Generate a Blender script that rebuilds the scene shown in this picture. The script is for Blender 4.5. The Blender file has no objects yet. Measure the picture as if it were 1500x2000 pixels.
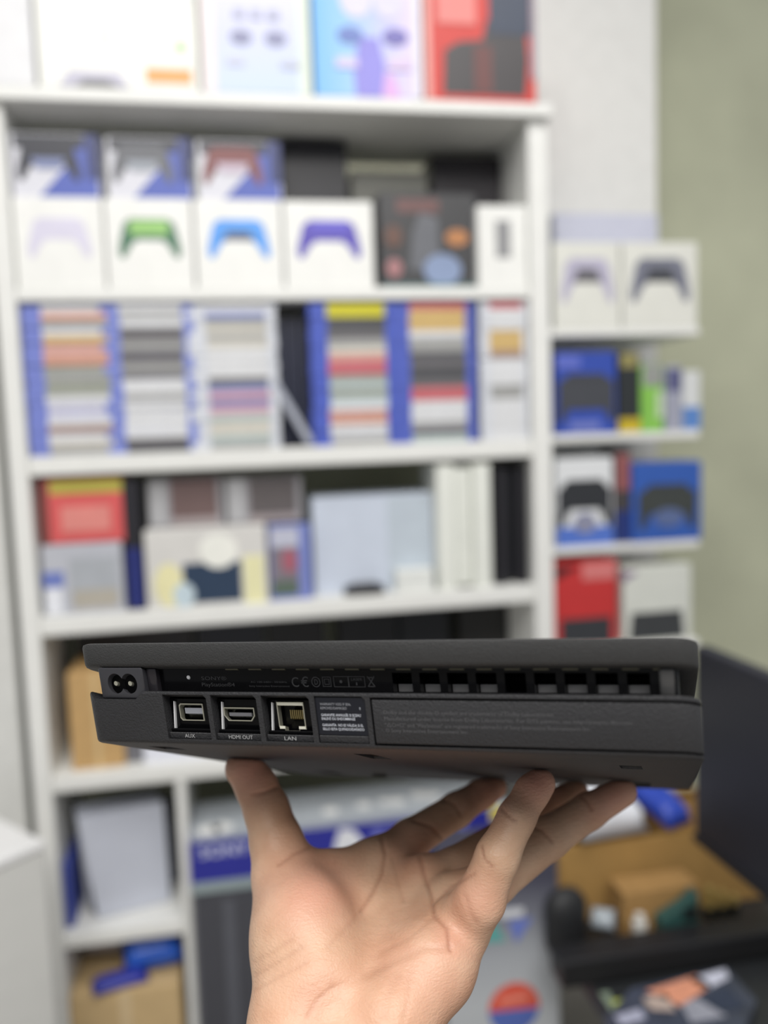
import bpy, bmesh, math, random
import numpy as np
from mathutils import Matrix, Vector
random.seed(7); rng = np.random.default_rng(7)
SC = bpy.context.scene
COL = SC.collection

# ------------------------------------------------------------------ camera
F = 1650.0                                   # focal length in pixels of the 1500 x 2000 frame
CAM_LOC = Vector((0.0, 0.0, 1.40))
CAM_ROT = (Matrix.Rotation(math.radians(-10.0), 4, 'Z') @ Matrix.Rotation(math.radians(90 - 5.4), 4, 'X')
           @ Matrix.Rotation(math.radians(-1.93), 4, 'Z'))
CAM = Matrix.Translation(CAM_LOC) @ CAM_ROT
cd = bpy.data.cameras.new('camera'); cam = bpy.data.objects.new('camera', cd); COL.objects.link(cam)
cam.matrix_world = CAM
cd.sensor_fit = 'HORIZONTAL'; cd.sensor_width = 36.0; cd.lens = 36.0 * F / 1500.0
cd.clip_start = 0.02; cd.clip_end = 60
cd.dof.use_dof = True; cd.dof.focus_distance = 0.375
cd.dof.aperture_fstop = (cd.lens / 1000.0) / 0.0085      # aperture opening of 8.5 mm
SC.camera = cam

# ------------------------------------------------------------------ light
w = bpy.data.worlds.new('world'); SC.world = w; w.use_nodes = True
w.node_tree.nodes['Background'].inputs[0].default_value = (0.93, 0.96, 1.0, 1)
w.node_tree.nodes['Background'].inputs[1].default_value = 0.30
def area(name, loc, target, sx, sy, power, col=(1, 1, 1)):
    l = bpy.data.lights.new(name, 'AREA'); l.shape = 'RECTANGLE'; l.size = sx; l.size_y = sy
    l.energy = power; l.color = col
    o = bpy.data.objects.new(name, l); COL.objects.link(o); o.location = loc
    o.rotation_euler = (Vector(target) - Vector(loc)).to_track_quat('-Z', 'Y').to_euler()
    return o
area('ceiling_panel_light', (0.35, 0.35, 3.0), (0.35, 0.75, 0), 2.2, 0.9, 31, (1, 0.985, 0.96))
area('ceiling_panel_light', (-0.1, -1.1, 3.0), (0.0, -0.4, 0), 2.2, 1.0, 78, (1, 0.975, 0.94))
SC.view_settings.view_transform = 'Standard'; SC.view_settings.look = 'None'
SC.view_settings.exposure = 0.0; SC.view_settings.gamma = 1.0
SC.view_settings.use_curve_mapping = False

# ------------------------------------------------------------------ helpers
def wp(px, py, z):
    """a pixel of the photograph at camera depth z -> world point"""
    return CAM @ Vector(((px - 750) / F * z, -(py - 1000) / F * z, -z))
def sp(px, py, Y):
    """pixel -> (X, Z) on the vertical plane at world depth Y"""
    d = CAM.to_3x3() @ Vector(((px - 750) / F, -(py - 1000) / F, -1.0))
    k = (Y - CAM_LOC.y) / d.y
    p = CAM_LOC + d * k
    return p.x, p.z
def hz(px, py, Z):
    """pixel -> (X, Y) on the horizontal plane at height Z"""
    d = CAM.to_3x3() @ Vector(((px - 750) / F, -(py - 1000) / F, -1.0))
    k = (Z - CAM_LOC.z) / d.z
    p = CAM_LOC + d * k
    return p.x, p.y
def lin(c):
    return tuple(((v / 255) / 12.92 if v / 255 <= .04045 else ((v / 255 + .055) / 1.055) ** 2.4) for v in c)
MATS = {}
def mat(rgb, rough=0.5, metal=0.0, noise=0.05, scale=25.0, bump=0.0, bscale=300.0, spec=0.5, coat=0.0):
    key = (tuple(rgb), rough, metal, noise, scale, bump, bscale, spec, coat)
    if key in MATS: return MATS[key]
    m = bpy.data.materials.new('surface'); m.use_nodes = True
    n = m.node_tree.nodes; l = m.node_tree.links; b = n['Principled BSDF']
    c = lin(rgb)
    tc = n.new('ShaderNodeTexCoord'); nz = n.new('ShaderNodeTexNoise')
    nz.inputs['Scale'].default_value = scale; nz.inputs['Detail'].default_value = 4
    l.new(tc.outputs['Object'], nz.inputs['Vector'])
    r = n.new('ShaderNodeValToRGB')
    r.color_ramp.elements[0].position = .3; r.color_ramp.elements[1].position = .7
    r.color_ramp.elements[0].color = (*[max(0, v * (1 - noise)) for v in c], 1)
    r.color_ramp.elements[1].color = (*[min(1, v * (1 + noise)) for v in c], 1)
    l.new(nz.outputs['Fac'], r.inputs['Fac']); l.new(r.outputs['Color'], b.inputs['Base Color'])
    b.inputs['Roughness'].default_value = rough; b.inputs['Metallic'].default_value = metal
    b.inputs['Specular IOR Level'].default_value = spec
    b.inputs['Coat Weight'].default_value = coat
    if bump > 0:
        n2 = n.new('ShaderNodeTexNoise'); n2.inputs['Scale'].default_value = bscale; n2.inputs['Detail'].default_value = 3
        l.new(tc.outputs['Object'], n2.inputs['Vector'])
        bp = n.new('ShaderNodeBump'); bp.inputs['Strength'].default_value = bump; bp.inputs['Distance'].default_value = 0.001
        l.new(n2.outputs['Fac'], bp.inputs['Height']); l.new(bp.outputs['Normal'], b.inputs['Normal'])
    MATS[key] = m
    return m
def ramp_mat(stops, axis=2, lo=0.0, hi=1.0, rough=0.4):
    """printed colour run along one local axis (lo..hi metres)"""
    m = bpy.data.materials.new('print'); m.use_nodes = True
    n = m.node_tree.nodes; l = m.node_tree.links; b = n['Principled BSDF']
    tc = n.new('ShaderNodeTexCoord'); sx = n.new('ShaderNodeSeparateXYZ'); mr = n.new('ShaderNodeMapRange')
    l.new(tc.outputs['Object'], sx.inputs[0]); l.new(sx.outputs[axis], mr.inputs['Value'])
    mr.inputs['From Min'].default_value = lo; mr.inputs['From Max'].default_value = hi
    r = n.new('ShaderNodeValToRGB'); e = r.color_ramp.elements
    while len(e) < len(stops): e.new(0.5)
    for k, (p, c) in enumerate(stops):
        e[k].position = p; e[k].color = (*lin(c), 1)
    l.new(mr.outputs[0], r.inputs['Fac']); l.new(r.outputs['Color'], b.inputs['Base Color'])
    b.inputs['Roughness'].default_value = rough
    return m
def empty(name, loc, rz=0.0):
    o = bpy.data.objects.new(name, None); COL.objects.link(o); o.location = loc; o.rotation_euler = (0, 0, rz)
    o.empty_display_size = 0.02
    return o
def tag(o, label, cat, group=None, kind=None):
    o['label'] = label; o['category'] = cat
    if group: o['group'] = group
    if kind: o['kind'] = kind
    return o
def link(name, me, m, parent=None, smooth=False, label=None):
    o = bpy.data.objects.new(name, me); COL.objects.link(o)
    if m is not None:
        me.materials.clear(); me.materials.append(m)
    if smooth:
        for p in me.polygons: p.use_smooth = True
    if parent is not None: o.parent = parent
    if label: o['label'] = label
    return o
def from_bm(name, bm, m, parent=None, smooth=False, label=None):
    me = bpy.data.meshes.new(name); bmesh.ops.recalc_face_normals(bm, faces=bm.faces[:]); bm.to_mesh(me); bm.free()
    return link(name, me, m, parent, smooth, label)
def box_bm(x0, x1, y0, y1, z0, z1, bev=0.0, seg=1, bm=None):
    own = bm is None
    if own: bm = bmesh.new()
    r = bmesh.ops.create_cube(bm, size=1.0)
    for v in r['verts']:
        v.co = Vector(((x0 + x1) / 2 + v.co.x * (x1 - x0), (y0 + y1) / 2 + v.co.y * (y1 - y0), (z0 + z1) / 2 + v.co.z * (z1 - z0)))
    if bev > 0:
        ed = list({e for v in r['verts'] for e in v.link_edges})
        bmesh.ops.bevel(bm, geom=ed, offset=bev, segments=seg, profile=0.5, affect='EDGES')
    return bm
def poly_bm(pts, y, t, bm=None):
    """polygon in local x,z facing -y, thickness t"""
    if bm is None: bm = bmesh.new()
    vs = [bm.verts.new((p[0], y, p[1])) for p in pts]
    f = bm.faces.new(vs)
    r = bmesh.ops.extrude_face_region(bm, geom=[f])
    for v in r['geom']:
        if isinstance(v, bmesh.types.BMVert): v.co.y -= t
    return bm
def cyl_bm(c, r0, r1, h, axis='Z', n=24, bm=None):
    if bm is None: bm = bmesh.new()
    rot = {'Z': Matrix.Identity(4), 'Y': Matrix.Rotation(math.pi / 2, 4, 'X'), 'X': Matrix.Rotation(math.pi / 2, 4, 'Y')}[axis]
    bmesh.ops.create_cone(bm, cap_ends=True, segments=n, radius1=r0, radius2=r1, depth=h, matrix=Matrix.Translation(c) @ rot)
    return bm
def text_mesh(s, size, extrude=0.0, bold=0.0, align='LEFT'):
    cu = bpy.data.curves.new('lettering', 'FONT'); cu.body = s; cu.size = size; cu.extrude = extrude; cu.offset = bold
    cu.align_x = align; cu.resolution_u = 3
    o = bpy.data.objects.new('lettering', cu); COL.objects.link(o)
    me = bpy.data.meshes.new_from_object(o.evaluated_get(bpy.context.evaluated_depsgraph_get()))
    bpy.data.objects.remove(o); bpy.data.curves.remove(cu)
    return me
def text_fit(s, width, height, extrude=0.0002, bold=0.0):
    """lettering scaled to the given width and cap height, upright in x,z, facing -y, lower-left at 0,0"""
    me = text_mesh(s, 1.0, 0.0, bold)
    co = np.empty(len(me.vertices) * 3); me.vertices.foreach_get('co', co); co = co.reshape(-1, 3)
    if len(co) == 0: return me
    sx = width / max(1e-6, co[:, 0].max() - co[:, 0].min()); sz = height / 0.72
    out = np.stack([(co[:, 0] - co[:, 0].min()) * sx, np.zeros(len(co)), co[:, 1] * sz], 1)
    me.vertices.foreach_set('co', out.ravel()); me.update()
    return me

# ------------------------------------------------------------------ the room
Y0 = 1.664                                   # front plane of the shop shelf
ZF = 0.0
def prism_y(pts, y0, y1):
    bm = bmesh.new(); f = bm.faces.new([bm.verts.new((p_[0], y0, p_[1])) for p_ in pts])
    r = bmesh.ops.extrude_face_region(bm, geom=[f])
    for v_ in r['geom']:
        if isinstance(v_, bmesh.types.BMVert): v_.co.y = y1
    return bm
def struct(name, bm, m, label=None):
    o = from_bm(name, bm, m); o['kind'] = 'structure'
    if label: o['label'] = label
    return o
WHITE = mat((232, 232, 228), 0.45, noise=0.02)
M_GREEN = mat((202, 204, 178), 0.28, noise=0.10, scale=3.0)
struct('floor', box_bm(-2.5, 3.0, -2.0, 3.0, -0.05, 0.0), mat((150, 145, 138), 0.4, noise=0.1, scale=6), 'pale grey shop floor')
struct('wall_back', box_bm(-2.5, 3.0, Y0 + 0.66, Y0 + 0.74, 0, 3.0), M_GREEN, 'glossy olive grey wall behind the shelves')
xc0, _ = sp(1046, 300, Y0 + 0.34); xc1, _ = sp(1284, 300, Y0 + 0.34)
struct('wall_column', box_bm(xc0 - 0.03, xc1, Y0 + 0.34, Y0 + 0.655, 0, 3.0, 0.004), mat((232, 232, 228), 0.5, noise=0.03), 'white column beside the main shelf')
xt0, _ = sp(1288, 300, Y0 + 0.36)
struct('trim_1', box_bm(xc1 + 0.001, xc1 + 0.012, Y0 + 0.36, Y0 + 0.655, 0, 3.0, 0.002), mat((196, 192, 160), 0.4), 'thin cream edge strip of the column')

# main shelf: side panels, boards
SD = 0.30
def zat(px, py, off=0.0): return sp(px, py, Y0 + off)[1]
B1b, B1t = zat(525, 217), zat(525, 191)
B2b, B2t = zat(700, 584), zat(700, 560)
B3b, B3t = zat(525, 912), zat(525, 876)
B4b, B4t = zat(525, 1213), zat(525, 1178)
B5b, B5t = zat(250, 1537), zat(250, 1506)
B6b, B6t = zat(240, 1842), zat(240, 1816)
xl0, xl1 = sp(16, 907, Y0)[0], sp(54, 900, Y0)[0]
xr0, xr1 = sp(1042, 900, Y0)[0], sp(1079, 900, Y0)[0]
xd0, xd1 = sp(352, 1700, Y0)[0], sp(371, 1700, Y0)[0]
shelf = tag(empty('display_shelf', ((xl0 + xr1) / 2, Y0, 0)), 'tall white display shelf unit full of games and boxes', 'shelf')
def shelf_part(name, x0, x1, y0, y1, z0, z1, label=None):
    ox, oy = shelf.location.x, shelf.location.y
    return from_bm(name, box_bm(x0 - ox, x1 - ox, y0 - oy, y1 - oy, z0, z1, 0.002), WHITE, shelf, label=label)
shelf_part('side_panel', xl0, xl1, Y0, Y0 + SD, 0, B1b - .0005)
shelf_part('side_panel', xr0, xr1, Y0, Y0 + SD, 0, B1b - .0005)
shelf_part('shelf_board', xl0 - 0.12, xr1 + 0.004, Y0 - 0.02, Y0 + SD, B1b, B1t, 'thick top board')
for zb_, zt_ in ((B2b, B2t), (B3b, B3t), (B4b, B4t)):
    shelf_part('shelf_board', xl1 + .0005, xr0 - .0005, Y0 + 0.004, Y0 + SD, zb_, zt_)
shelf_part('shelf_board', xl1 + .0005, xr0 - .0005, Y0 + 0.004, Y0 + SD, B5b, B5t)
shelf_part('shelf_board', xl1 + .0005, xd0 - .0005, Y0 + 0.004, Y0 + SD, B6b, B6t, 'short low board')
shelf_part('divider', xd0, xd1, Y0 + 0.006, Y0 + SD, 0, B5b - .0005)
B7t = zat(240, 2090)
# left wall beside the shelf
xwl = xl0 - 0.012
struct('wall_left', box_bm(-2.5, xwl - 0.01, Y0 + 0.03, Y0 + 0.11, 0, 3.0, 0.003), mat((216, 216, 212), 0.5, noise=0.03), 'white wall panel left of the shelf')

# side rack right of the main shelf
YR = Y0 + 0.02
R1t, R2t, R3t, R4t = sp(1200, 641, YR)[1], sp(1200, 846, YR)[1], sp(1200, 1063, YR)[1], sp(1200, 1262, YR)[1]
rx0, rx1 = xr1 + 0.002, sp(1366, 860, YR)[0]
rack = tag(empty('side_rack', ((rx0 + rx1) / 2, YR, 0)), 'narrow white side rack with thin boards on the column', 'shelf')
for zt_ in (R1t, R2t, R3t, R4t):
    from_bm('shelf_board', box_bm(rx0 - rack.location.x, rx1 - rack.location.x, 0, 0.316, zt_ - 0.016, zt_, 0.0015), WHITE, rack)

# ------------------------------------------------------------------ boxes on the shelves
GREY = (150, 150, 152)
def print_on(t, w_, h_, d_, prints):
    for i_, (nm, pts, col) in enumerate(prints):
        m = col if not isinstance(col, tuple) else mat(col, 0.4, noise=0.04)
        from_bm(nm, poly_bm([((u - .5) * w_, v * h_) for u, v in pts], -d_ / 2 - 0.0001, 0.0004 + 0.0004 * i_), m, t)
def rect(u0, v0, u1, v1): return [(u0, v0), (u1, v0), (u1, v1), (u0, v1)]
def disc(u, v, ru, rv, n=20): return [(u + ru * math.cos(2 * math.pi * k / n), v + rv * math.sin(2 * math.pi * k / n)) for k in range(n)]
PAD = [(-.30, .5), (.30, .5), (.40, .38), (.46, .0), (.5, -.34), (.47, -.5), (.40, -.48), (.29, -.16), (.20, -.04), (-.20, -.04), (-.29, -.16),
       (-.40, -.48), (-.47, -.5), (-.5, -.34), (-.46, .0), (-.40, .38)]
def pad(u, v, su, sv): return [(u + a * su, v + b * sv) for a, b in PAD]
def carton(name, label, cat, x0, x1, pyt, zb, off, d, col, prints=(), rz=0.0, group=None, zt=None, pyref=None, rough=0.42, flap=True):
    """box whose front spans pixels x0..x1 and reaches up to pixel row pyt, standing on height zb"""
    Y = Y0 + off
    ztop = zt if zt is not None else sp((x0 + x1) / 2, pyt, Y)[1]
    if pyref is None:
        zm = (ztop + zb) / 2
        pyref = 853 + (CAM_LOC.z - zm) / (Y - 0.0) * F
    xa, xb = sp(x0, pyref, Y)[0], sp(x1, pyref, Y)[0]
    if rz == 0 and off >= 0 and zb < B1b and (xa + xb) / 2 < xr0:      # keep clear of the shelf's own panels
        xa = max(xa, xl1 + .002); xb = min(xb, (xd0 if zb < B5b - .05 and (xa + xb) / 2 < xd0 else xr0) - .002)
    wd, h = xb - xa, ztop - zb
    t = tag(empty(name, ((xa + xb) / 2, Y + d / 2, zb + 0.0003), rz), label, cat, group)
    m = mat(col, rough, noise=0.03) if isinstance(col, tuple) else col
    from_bm('body', box_bm(-wd / 2, wd / 2, -d / 2, d / 2, 0, h, 0.0015), m, t)
    if flap:
        from_bm('lid_flap', box_bm(-wd / 2 + .004, wd / 2 - .004, -d / 2 + .003, d / 2 - .003, h - .0005, h + .0012, 0.0005), m, t)
    print_on(t, wd, h, d, prints)
    return t, wd, h

W_ = (236, 236, 232)
# --- top of the shelf
carton('white_carton', 'plain white carton at the far left on top of the shelf', 'box', -60, 66, -90, B1t, -0.0185, 0.2, (226, 226, 228))
carton('printed_carton', 'big white carton with an orange sticker and a pale curved band printed', 'box', 72, 386, -90, B1t, -0.0185, 0.2, (238, 238, 232), [
    ('band_print', [(.40, .32), (.43, .62), (.53, .77), (.68, .82), (.83, .79), (.97, .70), (.97, .66), (.83, .74), (.68, .765), (.54, .72), (.45, .60), (.43, .32)], (214, 215, 216)),
    ('sticker', rect(.665, .05, .955, .16), (228, 160, 84)),
    ('green_mark', disc(.895, .33, .034, .040), (176, 214, 152)),
    ('console_print', [(.12, .005), (.56, .005), (.50, .12), (.19, .12)], (190, 188, 204)),
    ('console_dark_print', [(.22, .005), (.50, .005), (.42, .055), (.28, .055)], (112, 112, 114))])  # darker grey area of the printed console
carton('printed_carton', 'pale lilac and mint printed carton between white and blue cartons', 'box', 394, 606, -90, B1t, -0.0185, 0.2,
       ramp_mat([(0, (196, 212, 240)), (.35, (206, 210, 236)), (.8, (226, 222, 238)), (1, (230, 214, 226))], 2, 0, .3), [
    ('left_edge_print', rect(0, 0, .12, 1), (232, 222, 226)), ('right_edge_print', rect(.88, 0, 1, 1), (216, 226, 214)),
    ('lens_print', disc(.36, .40, .10, .055), (136, 138, 172)), ('lens_print', disc(.68, .40, .10, .055), (136, 138, 172)),
    ('caption_print', rect(.22, .20, .38, .25), (196, 198, 214)), ('caption_print', rect(.72, .19, .9, .24), (190, 194, 210)),
    ('title_print', rect(.30, .54, .40, .60), (178, 180, 204)), ('title_print', rect(.46, .54, .55, .60), (178, 180, 204)), ('title_print', rect(.61, .54, .72, .60), (178, 180, 204))])
carton('printed_carton', 'blue and pink gradient carton next to the red carton', 'box', 612, 822, -90, B1t, -0.0185, 0.2,
       ramp_mat([(0, (112, 180, 236)), (.3, (150, 196, 238)), (.62, (190, 196, 240)), (1, (226, 208, 236))], 0, -.1, .1), [
    ('violet_print', [(.38, 0), (.62, 0), (.66, .22), (.60, .42), (.42, .42), (.36, .2)], (140, 134, 218)),
    ('pink_print', [(.62, 0), (.8, 0), (.74, .16), (.66, .18)], (216, 168, 222)),
    ('earcup_print', disc(.40, .68, .15, .13), (212, 208, 226)), ('earcup_print', disc(.70, .68, .14, .13), (212, 208, 226)),
    ('lens_print', disc(.34, .43, .12, .06), (100, 122, 190)), ('lens_print', disc(.76, .43, .12, .06), (112, 106, 178)),
    ('caption_print', rect(.20, .20, .40, .27), (212, 200, 230)), ('caption_print', rect(.68, .20, .9, .27), (216, 196, 226)),
    ('right_edge_print', rect(.92, 0, 1, 1), (226, 224, 236))])
carton('console_carton', 'red carton with a black handheld case printed, right end of the top', 'box', 828, 1046, -90, B1t, -0.0185, 0.2, (206, 58, 50), [
    ('case_print', [(.16, .04), (.90, .04), (.93, .30), (.90, .56), (.56, .56), (.52, .42), (.30, .40), (.18, .34)], (66, 62, 64)),
    ('case_middle_print', rect(.44, .06, .60, .38), (104, 60, 58)),
    ('screen_print', rect(.58, .46, .95, .86), (52, 62, 82)),
    ('title_print', rect(.12, .52, .46, 1.0), (226, 130, 124)), ('edge_print', rect(0, 0, .055, 1), (232, 168, 160)),
    ('side_print', rect(.955, .16, 1.0, 1), (150, 140, 152))])
# --- second row: white controller cartons with blue ones on top
zw = zat(380, 390, .01)
for k, (x0, x1, colr, nm, dk) in enumerate(((30, 204, (214, 210, 228), 'pale lavender', (228, 226, 234)), (208, 378, (62, 112, 84), 'green', (150, 200, 112)),
                                       (382, 552, (84, 156, 236), 'sky blue', (76, 84, 108)), (556, 730, (88, 76, 178), 'purple', (104, 96, 206)))):
    pr = [('controller_print', pad(.5, .56, .72, .44), colr)]
    if k == 1: pr.append(('pale_area_print', rect(.28, .60, .72, .76), dk))  # paler area printed on the controller
    if k == 2: pr.append(('dark_area_print', [(.30, .545), (.70, .545), (.62, .64), (.38, .64)], dk))  # darker area printed on the controller
    if k == 3: pr.append(('pale_area_print', rect(.30, .66, .72, .76), dk))
    carton('controller_carton', 'white controller carton with a %s controller on its front' % nm, 'box', x0, x1, 0, B2t, .01, .10, W_, pr, zt=zw, group='white controller cartons')
for k, (x0, x1, c1, c2, nm) in enumerate(((24, 196, (30, 32, 46), (120, 130, 170), 'leftmost'), (210, 376, (92, 94, 100), (150, 156, 166), 'second'), (386, 550, (120, 62, 62), (196, 180, 196), 'third'))):
    carton('controller_carton', ['small blue and white carton with a black controller, on the lavender controller carton',
                                 'small blue and white carton with a grey controller, on the green controller carton',
                                 'small blue and white carton with a dark red controller, on the sky blue controller carton'][k], 'box', x0, x1, 262 + k * 7, zw + .0016, .02, .08, (214, 214, 222), [
        ('blue_print', [(.98, .02), (.98, .98), (.72, .98), (.62, .5), (.30, .02)], (74, 92, 176)),
        ('navy_area', rect(.86, .3, 1.0, 1.0), (34, 46, 104)),  # navy strip paints in the shadow gap on the right side
        ('top_area', rect(.04, .78, .84, .98), (34, 36, 48)),  # dark band paints in the shade along the carton top
        ('controller_print', pad(.42, .58, .72, .62), c1), ('face_print', [(.28, .46), (.56, .46), (.62, .62), (.22, .62)], c2)], group='blue and white controller cartons')
carton('black_carton', 'black carton in the dark gap behind the white controller cartons', 'box', 556, 682, 0, B2t, .12, .12, (22, 21, 30), zt=B1b - .012)  # raised to the board and darkened to deepen the gap's shade
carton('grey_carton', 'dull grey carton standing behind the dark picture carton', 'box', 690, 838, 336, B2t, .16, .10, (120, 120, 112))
carton('black_carton', 'black carton behind the white tall carton under the top board', 'box', 846, 1036, 0, B2t, .17, .10, (34, 29, 36), zt=B1b - .02)  # also stretched upward and dark, so the recess reads as shaded
carton('game_carton', 'dark game carton with brown and blue artwork in second row', 'box', 742, 930, 378, B2t, .03, .10, (66, 66, 68), [
    ('title_print', rect(.18, .80, .62, .94), (112, 80, 78)), ('figure_print', [(.30, .2), (.62, .2), (.60, .75), (.42, .80), (.34, .6)], (104, 106, 112)),
    ('orange_print', disc(.80, .54, .12, .09), (186, 128, 82)), ('wheel_print', disc(.64, .20, .20, .17), (136, 152, 184)),
    ('red_print', disc(.14, .22, .08, .10), (168, 120, 122)), ('brown_print', disc(.14, .55, .09, .12), (104, 76, 66)), ('teal_print', rect(.02, .01, .98, .05), (78, 112, 112))])
carton('accessory_carton', 'tall white carton with a small grey device, beside the right panel', 'box', 934, 1032, 402, B2t, .01, .10, W_, [
    ('device_print', rect(.36, .36, .66, .82), (146, 146, 148))])
# --- third row: stacks of game cases
def case_meshes():
    b = bpy.data.meshes.new('case_body'); bm = box_bm(-.085, .085, -.0675, .0675, 0, .0142, .0012); bm.to_mesh(b); bm.free()
    s = bpy.data.meshes.new('case_label'); bm = box_bm(-.050, .066, -.0682, -.0676, .0004, .0138); bm.to_mesh(s); bm.free()
    return b, s
CB, CS = case_meshes()
CASE_DATA = {}
def case_data(base, col, rough):
    k = (base.name, col)
    if k not in CASE_DATA:
        me = base.copy(); me.materials.append(mat(col, rough, noise=0.05, scale=60)); CASE_DATA[k] = me
    return CASE_DATA[k]
NAMES = {'w': ('white', (226, 227, 230)), 'o': ('orange', (206, 134, 104)), 's': ('salmon', (214, 150, 134)), 'g': ('grey', (150, 150, 148)), 'd': ('dark grey', (78, 76, 78)),
         'G': ('olive grey', (142, 146, 132)), 'l': ('lilac', (200, 200, 224)), 'b': ('brown', (150, 112, 100)), 'r': ('red', (196, 76, 84)), 'y': ('yellow', (206, 198, 44)),
         'a': ('amber', (208, 166, 86)), 'c': ('cream', (210, 204, 190)), 'B': ('blue', (112, 124, 186)), 'p': ('pink', (206, 140, 158)), 't': ('pale teal', (178, 196, 194)), 'k': ('black', (44, 44, 48))}
ORD = ['bottom', 'second', 'third', 'fourth', 'fifth', 'sixth', 'seventh', 'eighth', 'ninth', 'tenth', 'eleventh', 'twelfth', 'thirteenth', 'fourteenth', 'fifteenth',
       'sixteenth', 'seventeenth', 'eighteenth', 'nineteenth', 'twentieth', 'twenty-first', 'twenty-second']
STACKS = [  # centre pixel, spines from bottom to top, body colour, where
    (131, 'gcwbwllwGGgGossawgow', (124, 136, 206), 'the leftmost stack'),
    (293, 'kdwwwwwgwwdgddgddwgw', (134, 146, 212), 'the second stack'),
    (458, 'gtcctpBpBdwwwwcgcgBw', (214, 217, 224), 'the third stack'),
    (692, 'gwwoswtGtGrrscgdkkyy', (84, 102, 192), 'the yellow-topped stack'),
    (850, 'tdgwwwrrdkkdkggwaaar', (88, 104, 190), 'the fifth stack'),
    (990, 'wwwwwwggwwwwbaaawwwr', (214, 217, 224), 'the red-topped stack')]
zt3 = zat(525, 596, .012)
for pxc, cols, body, where in STACKS:
    n = len(cols); th = min(0.01445, (B2b - B3t - .006) / n)
    for k, ch in enumerate(cols):
        zz = B3t + .0003 + k * th
        xx = min(max(sp(pxc, 740, Y0 + .012)[0], xl1 + .0885), xr0 - .0885) + rng.uniform(-.0015, .0015)
        e = empty('game_case', (xx, Y0 + .012 + .0675 + rng.uniform(0, .004), zz), rng.uniform(-.01, .01))
        if pxc == 990: e.scale.x = .60; e.location.x = min(sp(990, 740, Y0 + .012)[0], xr0 - .0545)
        nm, cc = NAMES[ch]
        pos = 'top' if k == n - 1 else ORD[k]
        tag(e, 'game case with %s spine, %s %s' % (nm, pos + (' of' if k in (0, n - 1) else ' from the bottom of'), where), 'game case', 'game cases stacked on the third board')
        link('case', case_data(CB, body, .3), None, e); link('spine_label', case_data(CS, tuple(int(v_ * .74 + 205 * .26) for v_ in cc) if ch not in 'y' else cc, .35), None, e)
# standing dark cases and a leaning one between the third and fourth stacks
def stand_case(name, label, px, py_mid, zb, off, h, d, th, body, spine, lean=0.0, group=None):
    x = sp(px, py_mid, Y0 + off)[0]
    e = tag(empty(name, (x, Y0 + off + d / 2, zb + .0004)), label, 'game case', group); e.rotation_euler = (0, lean, 0)
    from_bm('case', box_bm(-th / 2, th / 2, -d / 2, d / 2, 0, h, .0012), mat(body, .35), e)
    from_bm('spine_label', box_bm(-th / 2 + .0004, th / 2 - .0004, -d / 2 - .0007, -d / 2 - .0001, h * .06, h * .94), mat(spine, .4), e)
    return e
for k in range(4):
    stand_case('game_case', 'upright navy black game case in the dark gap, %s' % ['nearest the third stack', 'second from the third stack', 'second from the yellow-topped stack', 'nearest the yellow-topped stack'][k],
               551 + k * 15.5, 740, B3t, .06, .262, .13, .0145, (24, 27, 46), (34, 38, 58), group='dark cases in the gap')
stand_case('game_case', 'leaning grey game case propped against the yellow-topped stack', 608, 850, B3t + .0042, .015, .150, .035, .0145, (150, 156, 176), (172, 176, 188), lean=-.50)
# --- fourth row
z4 = B4t
_, _, hh = carton('grey_carton', 'grey and blue printed carton under the red carton', 'box', 82, 240, 1062, z4, .02, .14, (186, 188, 196), [
    ('blue_print', rect(.0, .40, .26, .62), (112, 126, 190)), ('white_print', rect(.02, .02, .22, .38), (228, 230, 236)), ('picture_print', rect(.34, .10, .94, .80), (172, 176, 182)),
    ('beige_print', rect(.36, .08, .92, .34), (178, 172, 160))])
carton('game_carton', 'red carton with a yellow top band, on the grey printed carton', 'box', 78, 240, 936, z4 + hh + .0016, .02, .14, (214, 92, 92), [
    ('yellow_print', rect(.12, .78, 1, .985), (178, 170, 76)), ('dark_edge_print', rect(0, 0, .10, 1), (128, 68, 64)), ('pale_print', rect(.24, .18, .84, .58), (222, 138, 130))])
carton('tall_black_box', 'narrow black box with blue foot between cartons in fourth row', 'box', 243, 276, 938, z4, .02, .16, (34, 33, 40), [('blue_print', rect(.04, .02, .96, .48), (36, 46, 112))])
_, _, hh = carton('toy_carton', 'white carton with navy picture and pale yellow figures', 'box', 284, 522, 1032, z4, .015, .14, (214, 212, 208), [
    ('navy_area', rect(.30, .04, .78, .56), (44, 62, 86)), ('yellow_print', disc(.18, .30, .12, .28), (232, 226, 178)), ('yellow_print', rect(.80, .0, .97, .62), (232, 228, 182)),
    ('pale_print', disc(.30, .16, .09, .16), (196, 212, 220)), ('white_print', disc(.60, .70, .16, .22), (240, 240, 232))])
for k, (x0, x1) in enumerate(((288, 436), (442, 590))):
    carton('game_case', ['upright game case above the toy carton, left one', 'upright see-through game case above the toy carton, right one'][k], 'game case', x0, x1, 930, z4 + hh + .0016, .05, .018, (150, 148, 152), [
        ('cover_print', rect(.30, .02, .92, .96), [(112, 92, 90), (98, 92, 92)][k]), ('white_print', rect(.02, .06, .24, .96), (176, 176, 178)), ('foot_print', rect(.3, .02, .92, .18), (160, 150, 150))], group='cases above the toy carton', flap=False)
carton('game_case', 'upright blue game case with red and green cover by toy carton', 'game case', 526, 608, 1024, z4, .02, .018, (122, 134, 196), [
    ('cover_print', rect(.04, .06, .70, .96), (128, 120, 130)), ('red_print', disc(.48, .52, .18, .16), (168, 96, 112)), ('green_print', rect(.06, .06, .66, .26), (92, 108, 96)), ('title_print', rect(.06, .70, .72, .95), (190, 192, 208))], flap=False)
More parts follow.
